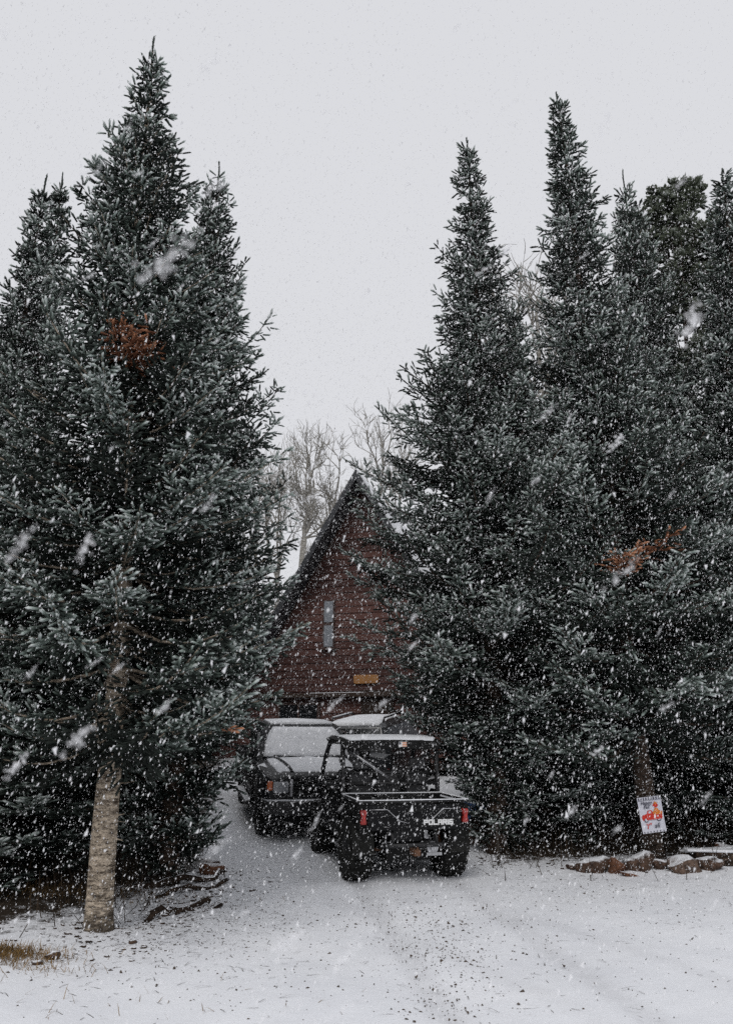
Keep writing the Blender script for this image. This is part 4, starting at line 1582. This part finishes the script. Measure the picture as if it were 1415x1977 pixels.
def log(p0, p1, rad, label, mat='log_bark', snow=True, name='fallen_log'):
    r = np.random.default_rng(int(abs(p0[0] * 100)) + 3)
    P0, P1 = Vector(p0), Vector(p1)
    root = empty(name, P0)
    k = 12
    pts = []
    for i in range(k + 1):
        q = P0.lerp(P1, i / k) - P0
        pts.append((q.x + r.normal(0, .014) + .07 * math.sin(i * .5 + p0[1]), q.y + r.normal(0, .014), q.z + r.normal(0, .008) + .03 * math.sin(i * .9 + p0[0])))
    B().tube(pts, [rad * r.uniform(.88, 1.1) * (1 - .25 * i / k) for i in range(k + 1)], 10).build('log', mat, root, smooth=True)
    if snow:
        b = B()
        a = 1 + int(r.integers(0, 3))
        b.tube([(x, y, z + rad * .74) for x, y, z in pts[a:-1]], [rad * .42 * r.uniform(.4, 1.0) for _ in pts[a:-1]], 7)
        b.build('log_snow', 'snow', root, smooth=True)
    tag(root, label, 'log', 'logs lying at the forest edge')


def gl(x, y, dz=0.0):
    return (x, y, G(x, y) + dz)


log(gl(-2.22, 8.72, .01), gl(-1.80, 9.62, .03), .038, 'thin dark log lying along the left driveway edge right of the pale trunk', snow=False)
log(gl(-1.98, 9.0, .01), gl(-1.58, 9.48, .0), .024, 'second thin dark branch nearer the driveway right of the pale trunk', snow=False)
log(gl(-2.35, 9.9, .02), gl(-1.70, 10.75, .02), .028, 'curved dead branch at the foot of the bushy left fir', snow=False)
log(gl(-2.55, 10.3, .05), gl(-1.80, 11.1, .03), .040, 'dark snow-dusted log beside the reddish rock')

# squared timber with a lid of snow at the right edge
tb = empty('timber', gl(5.35, 11.55))
B().box((0, 0, .08), (1.9, .16, .17), (0, R(1.0), R(-3))).build('beam', 'log_bark', tb, bev=.015)
B().box((-.12, .01, .175), (1.9, .20, .035), (0, R(1.0), R(-3))).build('beam_snow', 'snow', tb, bev=.014)
tag(tb, 'dark squared timber topped with snow lying at the right edge', 'timber')
tb2 = empty('timber', gl(4.95, 11.95))
B().box((0, 0, .06), (1.4, .10, .10), (0, R(-2.0), R(16))).build('beam', 'log_bark', tb2, bev=.015)
B().box((0, .0, .122), (1.36, .13, .03), (0, R(-2.0), R(16))).build('beam_snow', 'snow', tb2, bev=.012)
tag(tb2, 'slanting snow-covered timber meeting the dark squared one from behind', 'timber')

# thin stake beside the utility vehicle
st = empty('stake', gl(1.78, 11.75))
B().tube([(0, 0, -.1), (.01, 0, .25), (.0, .01, .52)], [.018, .017, .014], 7).build('post', 'stake_wood', st)
B().tube([(-.0, .01, .52), (.0, .01, .55)], [.018, .012], 7).build('post_cap', 'stake_wood', st)
tag(st, 'thin dark stake standing in the snow right of the utility vehicle', 'stake')

# mound of brush with a blue tarp scrap beside the vehicle
rock(1.62, 15.0, .45, .40, .34, 31, 'stump', 'snow-topped dark stump right of the utility vehicle bed', 'stumps', up=.45).name = 'tree_stump'
bpy.data.objects['tree_stump']['category'] = 'stump'
tv = []
r = np.random.default_rng(77)
nu = 16
tz = r.normal(0, .03, (nu, nu))
b = B()
for j in range(nu):
    for i in range(nu):
        u, v = i / (nu - 1) - .5, j / (nu - 1) - .5
        tv.append((u * .46 + .03 * math.sin(v * 13), v * .40 + .03 * math.sin(u * 15), .16 - 1.0 * (u * u + v * v) * .55 + .05 * math.sin(u * 17 + v * 9) + tz[j][i]))
b.add(tv, [(j * nu + i, j * nu + i + 1, (j + 1) * nu + i + 1, (j + 1) * nu + i) for j in range(nu - 1) for i in range(nu - 1)])
tp = b.build('tarp', 'tarp_blue', None)
sm = tp.modifiers.new('thick', 'SOLIDIFY')
sm.thickness = .008
tp.location = (1.66, 13.4, G(1.66, 13.4) + .40)
tag(tp, 'crumpled blue tarp scrap right of the utility vehicle under the fir boughs', 'tarp')
rock(1.66, 13.4, .34, .28, .34, 32, 'rock_brown', 'brown boulder under the blue tarp scrap', LEFTR, up=.35)


# ------------------------------------------------------------------ garden flag on the trunk
def build_flag():
    # local x right, z up, front faces -y
    root = empty('garden_flag', (3.90, 11.62, G(3.9, 11.7) + .38), (0, R(-6), R(4)))
    tag(root, 'small white fall flag with a red truck picture hung on the fir trunk', 'flag')
    Wd, Hd = .335, .46

    def wob(x, z):
        return .008 * math.sin(x * 16 + 1) + .006 * math.sin(z * 12)
    b = B()
    nu, nv = 12, 16
    vs = []
    for k in (0, .003):
        for j in range(nv + 1):
            for i in range(nu + 1):
                x, z = (i / nu - .5) * Wd, j / nv * Hd
                vs.append((x, wob(x, z) + k, z))
    n1 = (nu + 1) * (nv + 1)
    fs = []
    for j in range(nv):
        for i in range(nu):
            a = j * (nu + 1) + i
            fs.append((a, a + 1, a + nu + 2, a + nu + 1))
            fs.append((n1 + a, n1 + a + nu + 1, n1 + a + nu + 2, n1 + a + 1))
    b.add(vs, fs)
    cl = b.build('cloth', 'flag_cloth', root, smooth=True)

    def patch(name, poly, mat, lift):
        c = B()
        k = len(poly)
        c.add([(x, wob(x, z) - lift, z) for x, z in poly] + [(x, wob(x, z) - lift + .002, z) for x, z in poly],
              [tuple(range(k)), tuple(range(2 * k - 1, k - 1, -1))] + [(i, (i + 1) % k, k + (i + 1) % k, k + i) for i in range(k)])
        return c.build(name, mat, cl)

    def disc(cx, cz, rx, rz, n=12):
        return [(cx + rx * math.cos(2 * math.pi * i / n), cz + rz * math.sin(2 * math.pi * i / n)) for i in range(n)]
    # plaid hem at the top
    for i in range(9):
        x = -.155 + i * .036
        patch('hem_check', [(x, .425), (x + .018, .425), (x + .018, .452), (x, .452)], 'ink_print', .004)
    for i in range(7):
        x = -.150 + i * .046
        patch('hem_check', [(x, .006), (x + .014, .006), (x + .014, .022), (x, .022)], 'ink_print', .004)
    patch('hem_line', [(-.160, .415), (.160, .415), (.160, .421), (-.160, .421)], 'ink_print', .004)
    # red truck with a load of pumpkins
    patch('printed_truck', [(-.135, .165), (.140, .165), (.150, .190), (.148, .232), (.030, .232), (.030, .250), (.012, .285), (-.045, .285), (-.062, .245), (-.130, .232), (-.142, .205)],
          'red_print', .004)
    patch('printed_window', [(-.040, .247), (.002, .247), (-.002, .275), (-.034, .275)], 'flag_cloth', .006)
    for cx in (-.085, .095):
        patch('printed_wheel', disc(cx, .165, .032, .030), 'ink_print', .006)
        patch('printed_hub', disc(cx, .168, .020, .019), 'flag_cloth', .008)
    for cx, cz, q in ((.055, .250, .028), (.098, .254, .030), (.132, .246, .022), (.078, .285, .026)):
        patch('printed_pumpkin', disc(cx, cz, q * 1.1, q), 'orange_print', .006 + q * .05)
    patch('printed_pumpkin', disc(.075, .345, .036, .030), 'red_print', .006)
    patch('printed_leaf', [(.06, .375), (.075, .398), (.09, .376), (.105, .385), (.095, .36), (.06, .36)], 'orange_print', .0085)

    def words(txt, x, z, size, mat):
        c = bpy.data.curves.new('lettering', 'FONT')
        c.body = txt
        c.size = size
        c.extrude = .0008
        c.shear = .25
        c.offset = .0012
        c.materials.append(M[mat])
        tmp = bpy.data.objects.new('lettering', c)
        me = bpy.data.meshes.new_from_object(tmp)
        bpy.data.objects.remove(tmp)
        o = bpy.data.objects.new('lettering', me)
        COL.objects.link(o)
        o.parent = cl
        o.location = (x, wob(x + .05, z) - .012, z)
        o.rotation_euler = (R(90), 0, 0)
    words('Happy', -.135, .365, .062, 'ink_print')
    words('Fall', -.100, .312, .062, 'ink_print')
    words("Y'", -.115, .055, .10, 'red_print')
    words('all', .015, .058, .085, 'ink_print')
    B().tube([(-.19, .0, Hd + .006), (.19, .0, Hd + .006)], .006, 8).build('rod', 'stake_wood', root)
    B().tube([(-.16, 0, Hd + .01), (-.02, .12, Hd + .06), (.02, .12, Hd + .06), (.16, 0, Hd + .01)], .0025, 5).build('cord', 'cord', root)


build_flag()


# ------------------------------------------------------------------ gravel, litter, dry grass
def scatter_oct(name, X, Y, S, mat, label, cat, flat=.7, seed=1, lift=.15):
    r = np.random.default_rng(seed)
    n = len(X)
    base = np.array([(1, 0, 0), (0, 1, 0), (-1, 0, 0), (0, -1, 0), (0, 0, 1), (0, 0, -1)], float)
    F0 = np.array([(0, 1, 4), (1, 2, 4), (2, 3, 4), (3, 0, 4), (1, 0, 5), (2, 1, 5), (3, 2, 5), (0, 3, 5)])
    V = base[None] * (1 + r.normal(0, .22, (n, 6, 1))) + r.normal(0, .12, (n, 6, 3))
    a = r.uniform(0, 6.28, n)
    c, s = np.cos(a)[:, None], np.sin(a)[:, None]
    x, y = V[:, :, 0] * 1.25, V[:, :, 1] * .8
    V = np.stack([x * c - y * s, x * s + y * c, V[:, :, 2] * flat], -1) * S[:, None, None]
    V += np.stack([X, Y, gz(X, Y) + S * lift], 1)[:, None, :]
    F = (F0[None] + (np.arange(n) * 6)[:, None, None]).reshape(-1, 3)
    o = np_mesh(name, V.reshape(-1, 3), F, mat)
    tag(o, label, cat, kind='stuff')
    return o


rg = np.random.default_rng(19)
gx, gy = [], []
for (cx, cy, sx, sy, n) in ((.62, 7.6, .26, .95, 620), (.30, 9.2, .5, .7, 240), (-.9, 7.2, .6, .9, 170), (2.2, 10.3, .9, .5, 230), (1.3, 8.8, .8, .5, 150),
                            (-1.3, 9.4, .4, 1.1, 420), (3.2, 9.0, .8, .9, 180), (-1.1, 11.6, .5, .9, 260), (1.9, 7.2, .6, .7, 110), (.5, 6.1, .25, .5, 160),
                            (0, 8.0, 2.2, 1.6, 420), (-1.9, 7.6, .5, .9, 260)):
    gx.append(rg.normal(cx, sx, n))
    gy.append(rg.normal(cy, sy, n))
gx, gy = np.concatenate(gx), np.concatenate(gy)
plain('gravel', (0.085, 0.065, 0.052), 0.9, 0, 0.6, 9, spec=0.2)
scatter_oct('gravel', gx, gy, np.clip(rg.lognormal(-5.25, .42, len(gx)), .0025, .015), 'gravel', 'dark gravel specks poking through the thin snow of the driveway', 'gravel', seed=4, lift=.2)
# duff clods and cones at the forest edge
dx = np.concatenate([rg.normal(-2.5, .55, 700), rg.uniform(1.4, 6, 500), rg.normal(-2.0, .25, 350)])
dy = np.concatenate([rg.uniform(7, 12, 700), rg.normal(11.9, .35, 500), rg.uniform(8.3, 11.8, 350)])
scatter_oct('forest_litter', dx, dy, np.clip(rg.lognormal(-4.3, .45, len(dx)), .006, .04), 'stump', 'dark clods and cones littering the snow at the forest edge', 'litter', .5, 5, .2)


def blades(name, X, Y, Ln, mat, label, cat, up, seed, wid=.004):
    r = np.random.default_rng(seed)
    n = len(X)
    a = r.uniform(0, 6.28, n)
    lean = r.uniform(*up, n)
    d = np.stack([np.cos(a) * np.cos(lean), np.sin(a) * np.cos(lean), np.sin(lean)], 1)
    sdv = np.stack([-np.sin(a), np.cos(a), np.zeros(n)], 1)
    p = np.stack([X, Y, gz(X, Y) + .002], 1)
    L = Ln[:, None]
    m = p + d * L * .55
    tip = p + d * L
    tip[:, 2] -= L[:, 0] * .12
    tip[:, 2] = np.maximum(tip[:, 2], p[:, 2] + .003)
    V = np.stack([p + sdv * wid, p - sdv * wid, m + sdv * wid * .8, m - sdv * wid * .8, tip], 1)
    F0 = np.array([(0, 1, 3), (0, 3, 2), (2, 3, 4)])
    F = (F0[None] + (np.arange(n) * 5)[:, None, None]).reshape(-1, 3)
    o = np_mesh(name, V.reshape(-1, 3), F, mat)
    tag(o, label, cat, kind='stuff')


plain('dry_grass', (0.20, 0.125, 0.05), 0.9, 0, 0.5, 9, spec=0.2)
plain('twig_brown', (0.045, 0.032, 0.022), 0.9, 0, 0.5, 9, spec=0.2)
ax_ = np.concatenate([rg.normal(-3.0, .26, 1900), rg.normal(-2.65, .3, 250), rg.normal(-1.6, .5, 14), rg.normal(-1.2, .6, 14), rg.normal(-4.0, .9, 1500)])
ay_ = np.concatenate([rg.normal(7.15, .12, 1900), rg.normal(6.85, .12, 250), rg.normal(6.1, .25, 14), rg.normal(5.8, .25, 14), rg.normal(9.8, .22, 1500)])
blades('dry_grass', ax_, ay_, rg.uniform(.04, .12, len(ax_)), 'dry_grass', 'dry brown grass poking through the snow at the left edge', 'grass', (.15, 1.2), 6, .0026)
lx = np.concatenate([rg.normal(-1.9, .6, 520), rg.uniform(-3, 4.2, 300), rg.uniform(1.5, 5.5, 240)])
ly = np.concatenate([rg.normal(8.6, 1.2, 520), rg.uniform(5.5, 11, 300), rg.normal(11.0, .45, 240)])
blades('twig_litter', lx, ly, rg.uniform(.03, .15, len(lx)), 'twig_brown', 'fallen twigs and needles scattered over the snow', 'twigs', (.02, .2), 8, .0026)
# dead low twigs in the shade on both sides
sx_ = np.concatenate([np.minimum(rg.normal(-3.4, .8, 900), -2.35), rg.uniform(1.6, 6.5, 1100)])
sy_ = np.concatenate([rg.normal(10.6, 1.0, 900), rg.normal(12.8, .7, 1100)])
blades('undergrowth', sx_, sy_, rg.uniform(.15, .55, len(sx_)), 'twig_brown', 'dark dead undergrowth in the shade below the firs', 'undergrowth', (.3, 1.2), 9, .005)


# ------------------------------------------------------------------ falling snow
def falling_snow():
    r = np.random.default_rng(99)
    x0, x1, y0, y1, z0, z1 = -8.0, 8.0, 0.30, 15.0, 0.02, 9.5
    dens = 290
    n = int((x1 - x0) * (y1 - y0) * (z1 - z0) * dens)
    P = np.stack([r.uniform(x0, x1, n), r.uniform(y0, y1, n), r.uniform(z0, z1, n)], 1)
    keep = P[:, 2] > gz(P[:, 0], P[:, 1]) + .02
    # the outer corners of the air that no step to the side would bring into view are left empty
    keep &= np.abs(P[:, 0]) < 1.6 + .58 * P[:, 1]
    keep &= P[:, 2] < 3.2 + 1.15 * P[:, 1]
    keep &= (P[:, 1] > 1.8) | ((np.abs(P[:, 0]) < .35 + .75 * P[:, 1]) & (P[:, 2] < 2.0 + 1.0 * P[:, 1]) & (P[:, 2] > 1.3 - .45 * P[:, 1]))
    keep &= r.uniform(size=n) < np.clip(.16 + .84 * (P[:, 1] - .8) / 4.5, .16, 1)
    P = P[keep]
    n = len(P)
    # a flake is two crossed plates; within reach of the lens it is a loose clump of many
    base = np.array([(-1, 0, -.5), (1, 0, -.35), (.1, 0, 1), (0, -1, .5), (0, 1, .35), (-.1, 0, -1)], float)
    F0 = np.array([(0, 1, 2), (3, 4, 5)])
    S = np.clip(r.lognormal(-6.05, .34, n), .0011, .0060)     # half width of a clump of flakes
    ln = r.uniform(1.6, 3.1, n)
    tl = r.normal(.28, .18, n)
    near = P[:, 1] < 1.5
    S = np.where(P[:, 1] < .95, S * 1.7, S)
    kn = 40
    q = r.normal(0, .55, (int(near.sum()), kn, 3))
    q[:, :, 2] *= ln[near][:, None] * 1.9
    t = tl[near][:, None] + .5
    q = np.stack([q[:, :, 0] * np.cos(t) + q[:, :, 2] * np.sin(t), q[:, :, 1], -q[:, :, 0] * np.sin(t) + q[:, :, 2] * np.cos(t)], -1)
    Pn = (P[near][:, None, :] + q * S[near][:, None, None] * 1.1).reshape(-1, 3)
    P = np.concatenate([P[~near], Pn])
    S2 = np.concatenate([S[~near], np.repeat(S[near] * .34, kn)])[:, None]
    ln = np.concatenate([ln[~near], r.uniform(.8, 1.4, len(Pn))])[:, None]
    tl = np.concatenate([tl[~near], r.uniform(0, 6.28, len(Pn))])[:, None]
    n = len(P)
    V = base[None] * (1 + r.normal(0, .25, (n, 6, 1)))
    a = r.uniform(0, 6.28, n)
    c, s = np.cos(a)[:, None], np.sin(a)[:, None]
    x = (V[:, :, 0] * c - V[:, :, 1] * s) * S2
    y = (V[:, :, 0] * s + V[:, :, 1] * c) * S2
    z = V[:, :, 2] * S2 * ln
    # clumps hang a little askew in the wind
    x2 = x * np.cos(tl) + z * np.sin(tl)
    z2 = -x * np.sin(tl) + z * np.cos(tl)
    W = np.stack([x2, y, z2], -1) + P[:, None, :]
    far = P[:, 1] > 5.0                      # too small to show their second plate
    W1, W2 = W[~far].reshape(-1, 3), W[far][:, :3].reshape(-1, 3)
    F = (F0[None] + (np.arange(int((~far).sum())) * 6)[:, None, None]).reshape(-1, 3)
    F = np.concatenate([F, np.arange(len(W2)).reshape(-1, 3) + len(W1)])
    W = np.concatenate([W1, W2])
    o = np_mesh('falling_snow', W.reshape(-1, 3), F, 'snowflake')
    tag(o, 'white snowflakes falling thickly through the whole scene', 'snowfall', kind='stuff')
    print('flakes', n)


falling_snow()
